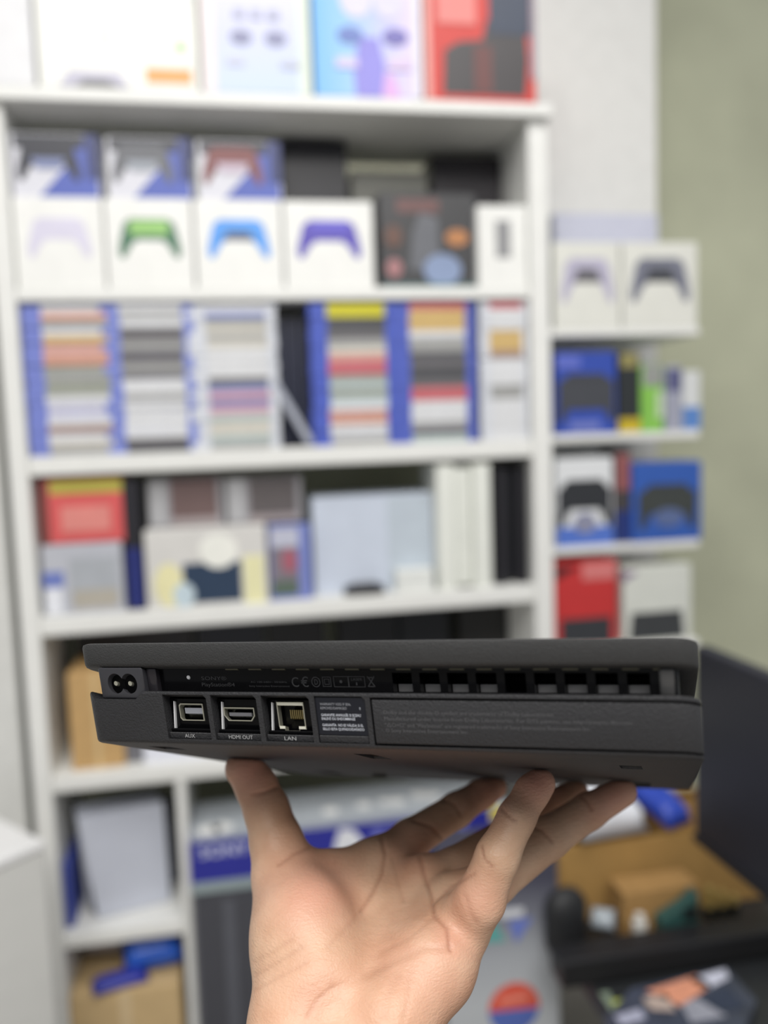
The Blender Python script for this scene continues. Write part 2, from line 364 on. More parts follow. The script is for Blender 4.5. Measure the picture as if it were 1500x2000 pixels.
carton('console_carton', 'large pale blue-white carton in the fourth row', 'box', 612, 846, 968, z4, .05, .12, (202, 210, 224), [
    ('panel_print', rect(.62, .02, .98, .98), (190, 200, 210))])
# round black stand in front of it
sx, sz = sp(712, 1160, Y0 + .03)
t = tag(empty('console_stand', (sx, Y0 + .028, z4 + .0003)), 'round black console stand lying in front of the pale carton', 'stand')
from_bm('disc', cyl_bm((0, 0, .009), .044, .040, .018, n=32), mat((42, 42, 46), .4), t)
t.scale = (1, .45, 1)
from_bm('rim', cyl_bm((0, 0, .020), .030, .026, .006, n=32), mat((66, 66, 70), .3), t)
carton('white_carton', 'small white carton beside the foot of the white tower', 'box', 776, 848, 1114, z4, .012, .036, (228, 230, 226))
# white tower console and black tower
def tower(name, label, x0, x1, pyt, zb, off, d, plate, core, cat='console'):
    Y = Y0 + off; xa = sp(x0, 1030, Y)[0]; xb = sp(x1, 1030, Y)[0]; zt = sp((x0 + x1) / 2, pyt, Y)[1]
    wd = xb - xa; h = zt - zb
    t = tag(empty(name, ((xa + xb) / 2, Y + d / 2, zb + .0003)), label, cat)
    from_bm('core', box_bm(-wd * .16, wd * .16, -d / 2 + .008, d / 2 - .008, .006, h * .97, .004), mat(core, .25), t)
    for s_ in (-1, 1):
        bm = bmesh.new(); prof = [(-d / 2, .0), (d / 2, .0), (d / 2, h * .97), (d / 2 - .03, h), (-d / 2 + .01, h), (-d / 2, h * .985)]
        vs = [bm.verts.new((s_ * wd * .17, p[0], p[1])) for p in prof]; f = bm.faces.new(vs)
        r = bmesh.ops.extrude_face_region(bm, geom=[f])
        for v in r['geom']:
            if isinstance(v, bmesh.types.BMVert): v.co.x += s_ * wd * (.33 - .06 * abs(v.co.z / h - .5))
        from_bm('side_plate', bm, mat(plate, .4, noise=.02), t)
    return t
tower('game_console', 'upright white tower console in the fourth row', 852, 962, 906, z4, .01, .14, (230, 232, 224), (226, 228, 220))
tower('game_console', 'slim black tower console beside the right shelf panel', 968, 1032, 910, z4, .03, .20, (34, 33, 38), (22, 22, 26))
# --- fifth row (mostly behind the held console)
z5 = B5t
carton('cardboard_box', 'brown cardboard box on the fifth board', 'box', 134, 238, 1312, z5, .03, .14, mat((192, 156, 104), .75, noise=.06, bump=.2), [('tape_print', rect(.46, .0, .56, 1.0), (206, 178, 130))])
carton('grey_carton', 'dark grey carton right of the brown cardboard box', 'box', 242, 276, 1400, z5, .04, .14, (112, 112, 118))
carton('white_carton', 'flat white carton lying on the fifth board under the held console', 'box', 280, 470, 1450, z5, .03, .13, (226, 228, 238))
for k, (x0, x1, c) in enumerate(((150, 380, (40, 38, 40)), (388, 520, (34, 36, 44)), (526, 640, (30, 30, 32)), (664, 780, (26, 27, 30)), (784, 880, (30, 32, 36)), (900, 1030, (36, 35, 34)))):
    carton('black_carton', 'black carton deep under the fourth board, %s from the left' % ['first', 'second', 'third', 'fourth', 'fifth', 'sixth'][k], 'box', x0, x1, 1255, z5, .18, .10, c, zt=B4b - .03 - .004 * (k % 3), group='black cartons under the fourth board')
# --- sixth and seventh rows, left bay
z6 = B6t
cx, _ = sp(246, 1700, Y0 + .05)
t = tag(empty('game_console', (cx, Y0 + .10, z6 + .0003), .25), 'silver grey console standing upright in the low left bay', 'console')
H6 = zat(250, 1592, .03) - z6
for s_ in (-1, 1):
    bm = bmesh.new(); a = .012 if s_ < 0 else .012
    pr = [(-.085 + (.014 if s_ < 0 else 0), .0), (.075, .0), (.072, H6 * .98), (-.098, H6)]
    vs = [bm.verts.new((p[0], s_ * .024 - .012, p[1])) for p in pr]; f = bm.faces.new(vs)
    r = bmesh.ops.extrude_face_region(bm, geom=[f])
    for v in r['geom']:
        if isinstance(v, bmesh.types.BMVert): v.co.y += .024
    bmesh.ops.bevel(bm, geom=bm.edges[:], offset=.003, segments=2, affect='EDGES')
    from_bm('side_plate', bm, mat((196, 200, 212), .4, noise=.02), t)
from_bm('core', box_bm(-.08, .085, -.013, .013, .004, H6 * .95, .002), mat((40, 42, 48), .3), t)
bx = sp(338, 1700, Y0 + .09)[0]
carton('black_carton', 'dark grey slim case behind the silver console', 'box', 330, 350, 1600, z6, .165, .08, (92, 96, 106))
carton('white_carton', 'light grey carton behind the silver console in the low bay', 'box', 140, 350, 1570, z6, .26, .03, (176, 180, 192))
carton('blue_case', 'thin blue case upright at the left of the low bay', 'game case', 117, 140, 1688, z6, .03, .12, (58, 72, 150), flap=False)
# seventh row floor and contents
Z7 = zat(240, 1990, .02) - .10
shelf_part('shelf_board', xl1 + .0005, xd0 - .0005, Y0 + 0.004, Y0 + SD, Z7 - .02, Z7, 'lowest board')
_, _, hb = carton('cardboard_box', 'brown cardboard box at the bottom of the left bay', 'box', 130, 358, 1935, Z7, .012, .2, mat((204, 176, 130), .75, noise=.06, bump=.2), [('tape_print', rect(.44, 0, .54, 1), (214, 190, 150))])
def packet(name, label, loc, w_, d_, h_, col, rz, tilt, cat='packet', seed=1):
    rr = np.random.default_rng(seed); bm = bmesh.new()
    bmesh.ops.create_grid(bm, x_segments=14, y_segments=10, size=.5)
    top = {}
    for v in bm.verts:
        e = max(0, 1 - (abs(v.co.x) * 2) ** 4) * max(0, 1 - (abs(v.co.y) * 2) ** 4)
        v.co.z = h_ * (e ** .5) * (.75 + .25 * rr.random()); v.co.x *= w_; v.co.y *= d_
    r = bmesh.ops.duplicate(bm, geom=bm.verts[:] + bm.edges[:] + bm.faces[:])
    for v in r['geom']:
        if isinstance(v, bmesh.types.BMVert): v.co.z *= -.15
    bmesh.ops.remove_doubles(bm, verts=bm.verts[:], dist=.0004)
    o = from_bm(name, bm, mat(col, .22, noise=.06), None, True); o.location = loc; o.rotation_euler = (tilt, 0, rz)
    return tag(o, label, cat)
px_, _ = sp(318, 1890, Y0 + .06)
packet('blue_packet', 'glossy bright blue packet on the bottom cardboard box', (min(px_, xd0 - .075), Y0 + .10, Z7 + hb + .032), .12, .10, .05, (50, 104, 214), .15, .42, seed=3)
px_, _ = sp(215, 1930, Y0 + .03)
packet('blue_packet', 'dark blue flat packet sticking out under the white one', (px_ + .02, Y0 + .034, Z7 + hb + .008), .11, .045, .018, (52, 60, 160), .25, .12, seed=9)
px_, _ = sp(185, 1890, Y0 + .08)
packet('white_packet', 'crumpled white packet beside the bright blue packet', (max(px_, xl1 + .056), Y0 + .17, Z7 + hb + .034), .085, .09, .05, (214, 212, 222), -.1, .4, seed=5)

# --- middle low bay: blue console carton on dark carton, grey gradient carton in front
ZP = zat(420, 1748, -.02)
carton('dark_carton', 'tall dark grey carton under the blue console carton', 'box', 380, 900, 0, .0, -.01, .28, (72, 73, 80), [
    ('painted_reflection', rect(.11, .0, .15, .96), (92, 94, 102)), ('edge_print', rect(0, .0, .012, 1), (104, 106, 112))], zt=ZP, pyref=1850)  # the lighter stripe is a vertical reflection painted on the carton
t, wd, hP = carton('console_carton', 'large blue console carton with silver top, behind the hand', 'box', 372, 992, 1606, ZP + .0018, -.012, .17, (44, 48, 150), [
    ('foot_strip', rect(0, 0, 1, .20), (150, 164, 166)), ('top_strip', rect(0, .955, 1, 1), (172, 178, 190)),
    ('sticker', rect(.945, .70, .995, .98), (226, 208, 92)),
    ('white_emblem', [(.43, .34), (.47, .40), (.49, .52), (.52, .40), (.535, .34), (.53, .62), (.50, .86), (.46, .90), (.445, .7)], (232, 234, 240))])
from_bm('top_area', box_bm(-wd / 2 + .002, wd / 2 - .002, -.084, .084, hP + .0013, hP + .0022), mat((184, 190, 196), .35), t)
for s_, u, v, wl, hl, b_ in (('SONY', .03, .66, .15, .022, .02), ('PS4', .56, .40, .32, .05, .01)):
    o = link('lettering', text_fit(s_, wl * wd, hl, bold=b_), mat((206, 210, 236) if s_ == 'SONY' else (120, 124, 198), .4), t); o.location = ((u - .5) * wd, -.0865, v * hP)
for k, (u, v, r_) in enumerate(((.44, -.03, .017), (.55, -.02, .015), (.62, -.015, .013), (.66, -.02, .016), (.74, .0, .02), (.78, -.01, .018), (.06, -.055, .026), (.10, -.05, .024))):
    from_bm('white_symbol', cyl_bm(((u - .5) * wd, v, hP + .0026), r_, r_, .0008, n=16 if k < 4 else 5), mat((240, 240, 238), .35), t)

# grey gradient carton (nearer), with logo print and round red-blue sticker
YG = -.42
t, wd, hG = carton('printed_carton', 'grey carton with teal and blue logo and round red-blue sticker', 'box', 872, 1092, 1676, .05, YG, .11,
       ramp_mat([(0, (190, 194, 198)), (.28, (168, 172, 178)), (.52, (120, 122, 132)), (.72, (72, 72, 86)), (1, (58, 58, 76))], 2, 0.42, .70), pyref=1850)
g_right = t.location.x + wd / 2
def g_uv(px, py):
    X, Z = sp(px, py, Y0 + YG); return ((X - t.location.x) / wd + .5, (Z - t.location.z) / hG)
print_on(t, wd, hG, .11, [
    ('teal_mark', [g_uv(940, 1842), g_uv(962, 1795), g_uv(988, 1838)], (92, 164, 160)), ('blue_mark', [g_uv(992, 1800), g_uv(1040, 1792), g_uv(1008, 1842)], (108, 124, 196)),
    ('title_print', [g_uv(975, 1778), g_uv(1022, 1772), g_uv(1022, 1788), g_uv(975, 1794)], (206, 208, 214))])
su, sv = g_uv(1004, 1968); ru = 57 / F * (Y0 + YG) / wd * 1.0; rv = 57 / F * (Y0 + YG) / hG
print_on(t, wd, hG, .11, [('round_sticker', [(su + ru * math.cos(a), sv + rv * math.sin(a)) for a in np.linspace(-.12, math.pi + .02, 18)], (222, 92, 72)),
                          ('round_sticker', [(su + ru * math.cos(a), sv + rv * math.sin(a)) for a in np.linspace(math.pi + .02, 2 * math.pi - .12, 18)], (88, 110, 184)),
                          ('sticker_lines', [(su - ru * .6, sv + rv * .22), (su + ru * .6, sv + rv * .26), (su + ru * .5, sv + rv * .5), (su - ru * .5, sv + rv * .46)], (236, 140, 120))])
# --- side rack
carton('white_carton', 'flat pale lilac carton lying behind the two controller cartons', 'box', 1084, 1286, 418, R1t, .16, .1, (198, 200, 216))
for k, (x0, x1, c, c2, nm) in enumerate(((1082, 1212, (184, 180, 200), (104, 102, 108), 'white and black'), (1216, 1362, (120, 122, 136), (70, 72, 78), 'dark grey'))):
    carton('controller_carton', 'white controller carton with a %s controller, on top of the side rack' % nm, 'box', x0, x1, 474, R1t, .022, .09, (222, 222, 214), [
        ('controller_print', pad(.5, .56, .80, .52), c), ('dark_area_print', [(.28, .54), (.72, .54), (.64, .70), (.36, .70)], c2)], group='white controller cartons')  # controller picture with its darker middle
carton('controller_carton', 'blue controller carton with black gamepad, under the white controller cartons', 'box', 1086, 1204, 688, R2t, .03, .09, (52, 78, 170), [
    ('controller_print', pad(.5, .44, .94, .60), (66, 68, 74)), ('dark_print', rect(.04, .30, .96, .66), (70, 72, 78)), ('pale_print', rect(.22, .04, .72, .16), (110, 122, 190)), ('light_print', rect(.0, .8, .4, .96), (96, 110, 196))])
carton('accessory_carton', 'narrow black carton with yellow foot in the side rack', 'box', 1208, 1250, 690, R2t, .03, .08, (44, 48, 50), [('yellow_print', rect(.0, .0, 1, .18), (196, 172, 44)), ('cap_print', rect(.1, .82, .9, 1), (146, 138, 88))])
carton('accessory_carton', 'bright green narrow carton in the side rack', 'box', 1252, 1296, 712, R2t, .03, .08, (134, 192, 84), [('grey_print', rect(.1, .68, .95, 1), (150, 152, 148)), ('pale_print', rect(.7, .2, 1, .6), (196, 214, 180))])
carton('accessory_carton', 'white and navy narrow carton right of the green carton', 'box', 1300, 1332, 716, R2t, .03, .08, (160, 162, 178), [('navy_area', rect(.1, .62, .95, .96), (90, 92, 130))])
carton('accessory_carton', 'white carton with blue foot at the rack end', 'box', 1334, 1368, 726, R2t, .03, .08, (212, 214, 214), [('blue_print', rect(.0, .02, 1, .40), (92, 134, 198))])
carton('controller_carton', 'white topped controller carton with blue foot, middle of the side rack', 'box', 1086, 1198, 896, R3t, .03, .09, (222, 224, 226), [
    ('controller_print', pad(.5, .48, .96, .56), (48, 50, 54)), ('dark_print', rect(.04, .42, .96, .66), (48, 50, 54)), ('blue_print', rect(0, 0, 1, .22), (84, 116, 198)), ('grip_print', disc(.5, .26, .2, .12), (140, 142, 164))])
carton('accessory_carton', 'narrow dark red carton between two controller cartons', 'box', 1202, 1232, 876, R3t, .03, .08, (70, 66, 66), [('red_print', rect(.05, .56, .95, .94), (146, 88, 88)), ('navy_area', rect(0, 0, 1, .34), (38, 54, 116))])
carton('controller_carton', 'blue controller carton at the right end of the middle rack board', 'box', 1236, 1370, 904, R3t, .02, .09, (52, 92, 174), [
    ('controller_print', pad(.5, .44, .84, .58), (62, 66, 66)), ('dark_print', rect(.08, .36, .92, .64), (64, 68, 66)), ('pale_print', disc(.52, .30, .22, .12), (92, 108, 150))])
carton('controller_carton', 'red controller carton with black gamepad, low in the side rack', 'box', 1084, 1206, 1096, R4t, .03, .09, (196, 54, 54), [
    ('controller_print', rect(.1, .02, .9, .34), (56, 58, 62)), ('pale_print', rect(.44, .78, .98, .98), (214, 124, 122)), ('dark_print', [(.02, .80), (.4, .95), (.02, .95)], (70, 34, 36))])
carton('controller_carton', 'off-white controller carton with dark gamepad, low right in the side rack', 'box', 1218, 1350, 1106, R4t, .03, .09, (214, 216, 208), [
    ('controller_print', [(.08, .03), (.9, .03), (.86, .40), (.12, .40)], (62, 64, 66)), ('violet_print', [(.0, .82), (.22, .94), (.0, .96)], (128, 104, 140))])
# --- desk on the right with what stands on it
ZD = 0.56
d0 = hz(1099, 1938, ZD); d1 = hz(1420, 1886, ZD)
ang = math.atan2(d1[1] - d0[1], d1[0] - d0[0])
def on_desk(u, v): return (d0[0] + u * math.cos(ang) - v * math.sin(ang), d0[1] + u * math.sin(ang) + v * math.cos(ang))
gx = g_right + .006
desk = tag(empty('desk', (gx, .48, 0)), 'dark desk at the lower right carrying boxes and magazine', 'desk')
MB_ = mat((40, 42, 44), .45)
from_bm('desk_top', box_bm(0, 1.0, 0, 1.135, ZD - .03, ZD, .003, 2), MB_, desk)
for (lx, ly) in ((.04, .04), (.96, .04), (.04, 1.09), (.96, 1.09)):
    from_bm('leg', box_bm(lx - .02, lx + .02, ly - .02, ly + .02, 0, ZD - .0305, .002), MB_, desk)
t = tag(empty('black_bar', (*on_desk(0, 0), ZD + .0005), ang), 'long black bar lying on the desk behind the magazine', 'bar')
from_bm('bar_body', box_bm(.0, .46, .0, .05, .002, .044, .004, 2), mat((22, 22, 25), .45), t)
from_bm('grille', box_bm(.012, .448, -.0012, .0, .008, .038), mat((16, 16, 18), .7, bump=.4, bscale=900), t)
for lx in (.05, .41): from_bm('foot', box_bm(lx - .015, lx + .015, .01, .04, .0, .002), mat((10, 10, 10), .8), t)
CARD = mat((164, 128, 72), .8, noise=.08, bump=.25)
def open_box(name, label, loc, rz, w_, d_, h_, m, flap=.1):
    t = tag(empty(name, loc, rz), label, 'box')
    q = .004
    from_bm('front_wall', box_bm(-w_ / 2, w_ / 2, -d_ / 2, -d_ / 2 + q, 0, h_), m, t)
    from_bm('back_wall', box_bm(-w_ / 2, w_ / 2, d_ / 2 - q, d_ / 2, 0, h_), m, t)
    from_bm('side_wall', box_bm(-w_ / 2, -w_ / 2 + q, -d_ / 2 + q, d_ / 2 - q, 0, h_), m, t)
    from_bm('side_wall', box_bm(w_ / 2 - q, w_ / 2, -d_ / 2 + q, d_ / 2 - q, 0, h_), m, t)
    from_bm('base', box_bm(-w_ / 2 + q, w_ / 2 - q, -d_ / 2 + q, d_ / 2 - q, 0, q), m, t)
    bm = box_bm(-w_ / 2, w_ / 2, 0, q, 0, flap)
    bmesh.ops.rotate(bm, cent=(0, 0, 0), matrix=Matrix.Rotation(math.radians(28), 3, 'X'), verts=bm.verts[:])
    bmesh.ops.translate(bm, vec=(0, d_ / 2 - q, h_), verts=bm.verts[:]); 
    from_bm('flap', bm, m, t)
    return t
open_box('cardboard_box', 'large open brown cardboard box on the dark desk', (*on_desk(.246, .225), ZD + .0005), ang - .02, .405, .13, .136, CARD, .02)
t = tag(empty('cardboard_box', (*on_desk(.205, .108), ZD + .0005), ang), 'smaller brown cardboard box in front of the open one', 'box')
from_bm('body', box_bm(-.066, .066, -.026, .026, 0, .088, .001), mat((158, 122, 72), .8, noise=.08, bump=.25), t)
from_bm('tape', box_bm(-.0665, .0665, -.0265, .0265, .040, .050), mat((172, 138, 88), .5), t)
packet('white_packet', 'white and grey plastic packet lying on the open cardboard box', (*on_desk(.155, .215), ZD + .168), .125, .13, .06, (224, 226, 232), .1, .30, seed=11)
packet('blue_packet', 'deep blue packet at the right of the open cardboard box', (*on_desk(.266, .222), ZD + .166), .06, .13, .035, (48, 74, 176), .35, .30, seed=12)
packet('grey_packet', 'shiny grey plastic wrap beside the black pouch', (*on_desk(.108, .092), ZD + .045), .04, .035, .02, (150, 158, 164), -.5, .9, seed=13)
# black pouch
def blob(name, label, loc, size, col, cat, rz=0.0, rough=.6, seed=0):
    bm = bmesh.new(); bmesh.ops.create_icosphere(bm, subdivisions=3, radius=1.0)
    rr = np.random.default_rng(seed); ph = rr.uniform(0, 6, 6)
    for v in bm.verts:
        c = v.co.normalized(); k = 1 + .08 * math.sin(3 * c.x + ph[0]) + .07 * math.sin(4 * c.y + ph[1]) + .05 * math.sin(5 * c.z + ph[2])
        q = Vector([math.copysign(abs(a) ** .75, a) for a in c]) * k
        v.co = Vector((q.x * size[0], q.y * size[1], max(q.z, -.86) * size[2] + .86 * size[2]))
    o = from_bm(name, bm, mat(col, rough, noise=.1, bump=.3), None, True); o.location = loc; o.rotation_euler = (0, 0, rz)
    return tag(o, label, cat)
blob('black_pouch', 'slumped black pouch on the desk left of the cardboard', (*on_desk(.046, .098), ZD + .001), (.038, .026, .052), (30, 31, 33), 'pouch', .2, seed=2)
t = tag(empty('white_bottle', (*on_desk(.158, .066), ZD + .0005)), 'small white bottle standing behind the black bar', 'bottle')
from_bm('bottle', cyl_bm((0, 0, .024), .0115, .0115, .048, n=20), mat((206, 204, 198), .4), t); from_bm('cap', cyl_bm((0, 0, .0545), .008, .007, .012, n=16), mat((220, 218, 212), .4), t)
t = tag(empty('teal_carton', (*on_desk(.222, .067), ZD + .0005), ang), 'dark teal carton right of the white bottle', 'box')
from_bm('body', prism_y([(-.032, 0), (.032, 0), (.032, .088), (.010, .070), (-.032, .050)], -.012, .012), mat((44, 80, 76), .5), t)
from_bm('dark_print', box_bm(.006, .031, -.0128, -.0121, .045, .068), mat((20, 30, 30), .5), t)
# ribbed cable bundle at the far right
for k in range(3):
    t = tag(empty('cable_plug', (*on_desk(.285 + k * .022, .075), ZD + .0005), ang + .1), 'yellow and black cable plug, %s from the teal carton' % ['first', 'second', 'third'][k], 'cable', 'cable plugs behind the black bar')
    from_bm('plug', box_bm(-.006, .006, -.006, .006, 0, .085 - .01 * k, .002), mat((150, 128, 70), .5), t)
    from_bm('collar', box_bm(-.0075, .0075, -.0075, .0075, .030, .050, .001), mat((20, 24, 22), .5), t)
# monitor, seen almost edge on
pl = wp(1357, 1452, 1.24); pr_ = wp(1500, 1535, 1.08)
mz0 = wp(1352, 1650, 1.24).z; mz1 = wp(1360, 1256, 1.24).z
v = Vector((pr_.x - pl.x, pr_.y - pl.y)); a = math.atan2(v.y, v.x)
mon = tag(empty('monitor', (pl.x, pl.y, mz0), a), 'large dark monitor turned edge-on at the right border', 'monitor')
from_bm('housing', box_bm(0, .52, -.0, .022, 0, mz1 - mz0, .004, 2), mat((40, 41, 50), .5), mon)
from_bm('screen', box_bm(.008, .512, -.0012, -.0002, .014, mz1 - mz0 - .008), mat((34, 35, 44), .35), mon)
from_bm('bezel_strip', box_bm(.0, .52, -.004, -.0013, 0.0, .013, .001), mat((26, 26, 32), .4), mon)
from_bm('stand_neck', box_bm(.37, .43, .023, .045, -(mz0 - ZD) + .012, .16, .002), mat((30, 30, 34), .4), mon)
from_bm('stand_base', box_bm(.30, .50, -.04, .12, -(mz0 - ZD) + .001, -(mz0 - ZD) + .012, .003), mat((30, 30, 34), .4), mon)
# magazine and papers on the desk
ZS = ZD + .003
s0 = wp(1300, 1990, 1.30)
qs = [hz(x, y, ZS) for x, y in ((1180, 2004), (1235, 1945), (1418, 1904), (1478, 1970), (1440, 2060), (1205, 2090))]
bm = bmesh.new(); vs = [bm.verts.new((x, y, ZS)) for x, y in qs]; f = bm.faces.new(vs)
r = bmesh.ops.extrude_face_region(bm, geom=[f])
for v_ in r['geom']:
    if isinstance(v_, bmesh.types.BMVert): v_.co.z += .012
mg = empty('magazine', (0, 0, 0)); tag(mg, 'glossy dark blue magazine with orange and white cover, lower right', 'magazine')
from_bm('cover', bm, mat((56, 62, 78), .25, noise=.3, scale=25), mg)
for k, (pts, c) in enumerate((([(1262, 1935), (1360, 1905), (1390, 1925), (1330, 1965)], (220, 150, 120)), ([(1345, 1912), (1416, 1893), (1424, 1910), (1380, 1932)], (206, 208, 224)),
                             ([(1255, 1950), (1300, 1940), (1320, 1975), (1270, 1972)], (178, 160, 150)), ([(1330, 1962), (1360, 1950), (1420, 1985), (1350, 1998)], (150, 152, 164)),
                             ([(1200, 1985), (1250, 1970), (1262, 1990), (1215, 2003)], (168, 170, 190)), ([(1372, 1948), (1420, 1925), (1456, 1965), (1410, 1975)], (44, 54, 76)))):
    bm = bmesh.new(); vs = [bm.verts.new((*hz(x, y, ZS + .0125), ZS + .0125)) for x, y in pts]; f = bm.faces.new(vs)
    r = bmesh.ops.extrude_face_region(bm, geom=[f])
    for v_ in r['geom']:
        if isinstance(v_, bmesh.types.BMVert): v_.co.z += .0005
    from_bm('cover_print', bm, mat(c, .3, noise=.15, scale=80), mg)
q4 = [hz(x, y, ZD) for x, y in ((1100, 1952), (1190, 1938), (1160, 2000), (1108, 2040))]
q4 = [(max(a_, gx + .004), b_) for a_, b_ in q4]
pp = tag(empty('paper_sheet', (0, 0, 0)), 'green and white paper sheet left of the magazine', 'paper')
bm = bmesh.new(); f = bm.faces.new([bm.verts.new((*p_, ZD + .0004)) for p_ in q4]); r = bmesh.ops.extrude_face_region(bm, geom=[f])
for v_ in r['geom']:
    if isinstance(v_, bmesh.types.BMVert): v_.co.z += .0012
from_bm('sheet', bm, mat((126, 140, 122), .5, noise=.3, scale=30), pp)
cx_ = sum(p_[0] for p_ in q4) / 4; cy_ = sum(p_[1] for p_ in q4) / 4
from_bm('printed_patch', box_bm(cx_ + .005, cx_ + .028, cy_ + .002, cy_ + .016, ZD + .0017, ZD + .0021), mat((176, 186, 78), .5), pp)
# --- white cabinet at the lower left
c0 = wp(86, 1640, 1.42); zc = c0.z
cab = tag(empty('white_cabinet', (c0.x, c0.y, 0), math.radians(42)), 'low white cabinet at the lower left corner', 'cabinet')
from_bm('body', box_bm(-.60, -.001, 0, .16, 0, zc - .016, .003), mat((214, 214, 210), .5, noise=.02), cab)
from_bm('cabinet_top', box_bm(-.602, .0, -.004, .162, zc - .015, zc, .003), mat((228, 228, 228), .4, noise=.02), cab)

# ------------------------------------------------------------------ the held console
CR = Matrix(((0.951635327594183, 0.3029681569893921, 0.05099508922595117), (-0.05677231261197715, 0.3365362240927354, -0.9399575918061901), (-0.30193891401308237, 0.8916017416559119, 0.33745996278187596)))
CT = Vector((-0.016313269719848724, 0.0893843886653829, 0.3258073206679507))
CH, CSL = 0.04038, 0.02329                   # height and how far the raked back leans in
CW, CDP = 0.265, 0.265
FLIP = Matrix(((1, 0, 0), (0, -1, 0), (0, 0, -1)))
con = tag(empty('game_console', (0, 0, 0)), 'slim black game console with rear ports, balanced on the fingertips', 'console')
con.matrix_world = CAM @ Matrix.Translation(FLIP @ CT) @ (FLIP @ CR).to_4x4()
def shear_me(me):
    co = np.empty(len(me.vertices) * 3); me.vertices.foreach_get('co', co); co = co.reshape(-1, 3)
    co[:, 1] += CSL * (1 - co[:, 2] / CH)
    me.vertices.foreach_set('co', co.ravel()); me.update()
def part(name, bm_or_me, m, parent=None, auto=True, label=None):
    if isinstance(bm_or_me, bmesh.types.BMesh):
        me = bpy.data.meshes.new(name); bmesh.ops.recalc_face_normals(bm_or_me, faces=bm_or_me.faces[:]); bm_or_me.to_mesh(me); bm_or_me.free()
    else: me = bm_or_me
    shear_me(me)
    if auto:
        for p_ in me.polygons: p_.use_smooth = True
        me.set_sharp_from_angle(angle=math.radians(35))
    return link(name, me, m, parent or con, label=label)
def rslab(z0, z1, inset=0.0, rad=.011, bev=.0012, n=8, y0=0.0, y1=CDP, hw=CW / 2):
    bm = bmesh.new(); x = hw - inset; a, b = y0 + inset, y1 - inset; r_ = max(.001, rad - inset); pts = []
    for cx_, cy_, s_ in ((x - r_, b - r_, 0), (-x + r_, b - r_, 1), (-x + r_, a + r_, 2), (x - r_, a + r_, 3)):
        for k in range(n + 1):
            an = math.pi / 2 * (s_ + k / n); pts.append((cx_ + r_ * math.cos(an), cy_ + r_ * math.sin(an)))
    lo = bm.faces.new([bm.verts.new((p_[0], p_[1], z0)) for p_ in pts])
    r = bmesh.ops.extrude_face_region(bm, geom=[lo])
    for v_ in r['geom']:
        if isinstance(v_, bmesh.types.BMVert): v_.co.z = z1
    if bev > 0:
        ed = [e for e in bm.edges if abs(e.verts[0].co.z - e.verts[1].co.z) < 1e-7]
        bmesh.ops.bevel(bm, geom=ed, offset=bev, segments=2, profile=.5, affect='EDGES')
    bmesh.ops.recalc_face_normals(bm, faces=bm.faces[:])
    return bm
def prism_xz(pts, y0, y1):
    bm = bmesh.new(); f = bm.faces.new([bm.verts.new((p_[0], y0, p_[1])) for p_ in pts])
    r = bmesh.ops.extrude_face_region(bm, geom=[f])
    for v_ in r['geom']:
        if isinstance(v_, bmesh.types.BMVert): v_.co.y = y1
    bmesh.ops.recalc_face_normals(bm, faces=bm.faces[:])
    return bm
def boolean(base, ops):
    def tmp(bm):
        me = bpy.data.meshes.new('tmp'); bm.to_mesh(me); bm.free()
        o = bpy.data.objects.new('tmp', me); COL.objects.link(o); return o
    b = tmp(base); cs = []
    for op, c in ops:
        co = tmp(c); cs.append(co); md = b.modifiers.new('b', 'BOOLEAN'); md.operation = op; md.object = co; md.solver = 'EXACT'
    dg = bpy.context.evaluated_depsgraph_get()
    me = bpy.data.meshes.new_from_object(b.evaluated_get(dg))
    for o in [b] + cs:
        m_ = o.data; bpy.data.objects.remove(o); bpy.data.meshes.remove(m_)
    return me
PLAS = mat((54, 54, 54), .55, noise=.05, scale=500, bump=.35, bscale=1400, spec=.45)
PLAS2 = mat((47, 47, 49), .52, noise=.05, scale=500, bump=.45, bscale=1100, spec=.45)
GLOSS = mat((9, 9, 11), .22, noise=.02, spec=.22)
BLK = mat((4, 4, 5), .5, noise=.02, spec=.1)
STEEL = mat((212, 210, 192), .34, .75, noise=.04)
INK = mat((58, 58, 60), .5); WINK = mat((196, 200, 208), .5)
mm = .001
WELLS = {'aux': (-90, -68.6), 'hdmi': (-66.4, -44.8), 'lan': (-42.5, -20.6), 'seal': (-18.3, 3.9)}
Z0L, Z1L = 0.0, 21.2
cuts = []
def trap(x0, x1, z0, z1, c=1.4): return [((x0) * mm, z0 * mm), ((x1) * mm, z0 * mm), (x1 * mm, (z1 - c) * mm), ((x1 - c) * mm, z1 * mm), (x0 * mm, z1 * mm)]
for k, (a, b) in WELLS.items():
    cuts.append(('DIFFERENCE', prism_xz(trap(a, b, 2.0, 19.7), -.01, .0018 if k == 'seal' else .012)))
cuts.append(('DIFFERENCE', prism_xz([(-129.5 * mm, 24 * mm), (-128.8 * mm, 20.6 * mm), (-126 * mm, 17.7 * mm), (-103.7 * mm, 17.7 * mm), (-99.9 * mm, 20.6 * mm), (-98.2 * mm, 24 * mm)], -.01, .03)))
rec = box_bm(6.0 * mm, .14, -.01, .036, 1.5 * mm, 19.4 * mm)
rec_me = boolean(rec, [('DIFFERENCE', rslab(.0, .03, .0032, bev=0))])
bmr = bmesh.new(); bmr.from_mesh(rec_me); bpy.data.meshes.remove(rec_me)
cuts.append(('DIFFERENCE', bmr))
SLOTS = ((-109, 53, 6, 8), (-9.4, 67.6, 4.8, 15), (-97, 244, 5, 22), (104, 83, 4.6, 11))
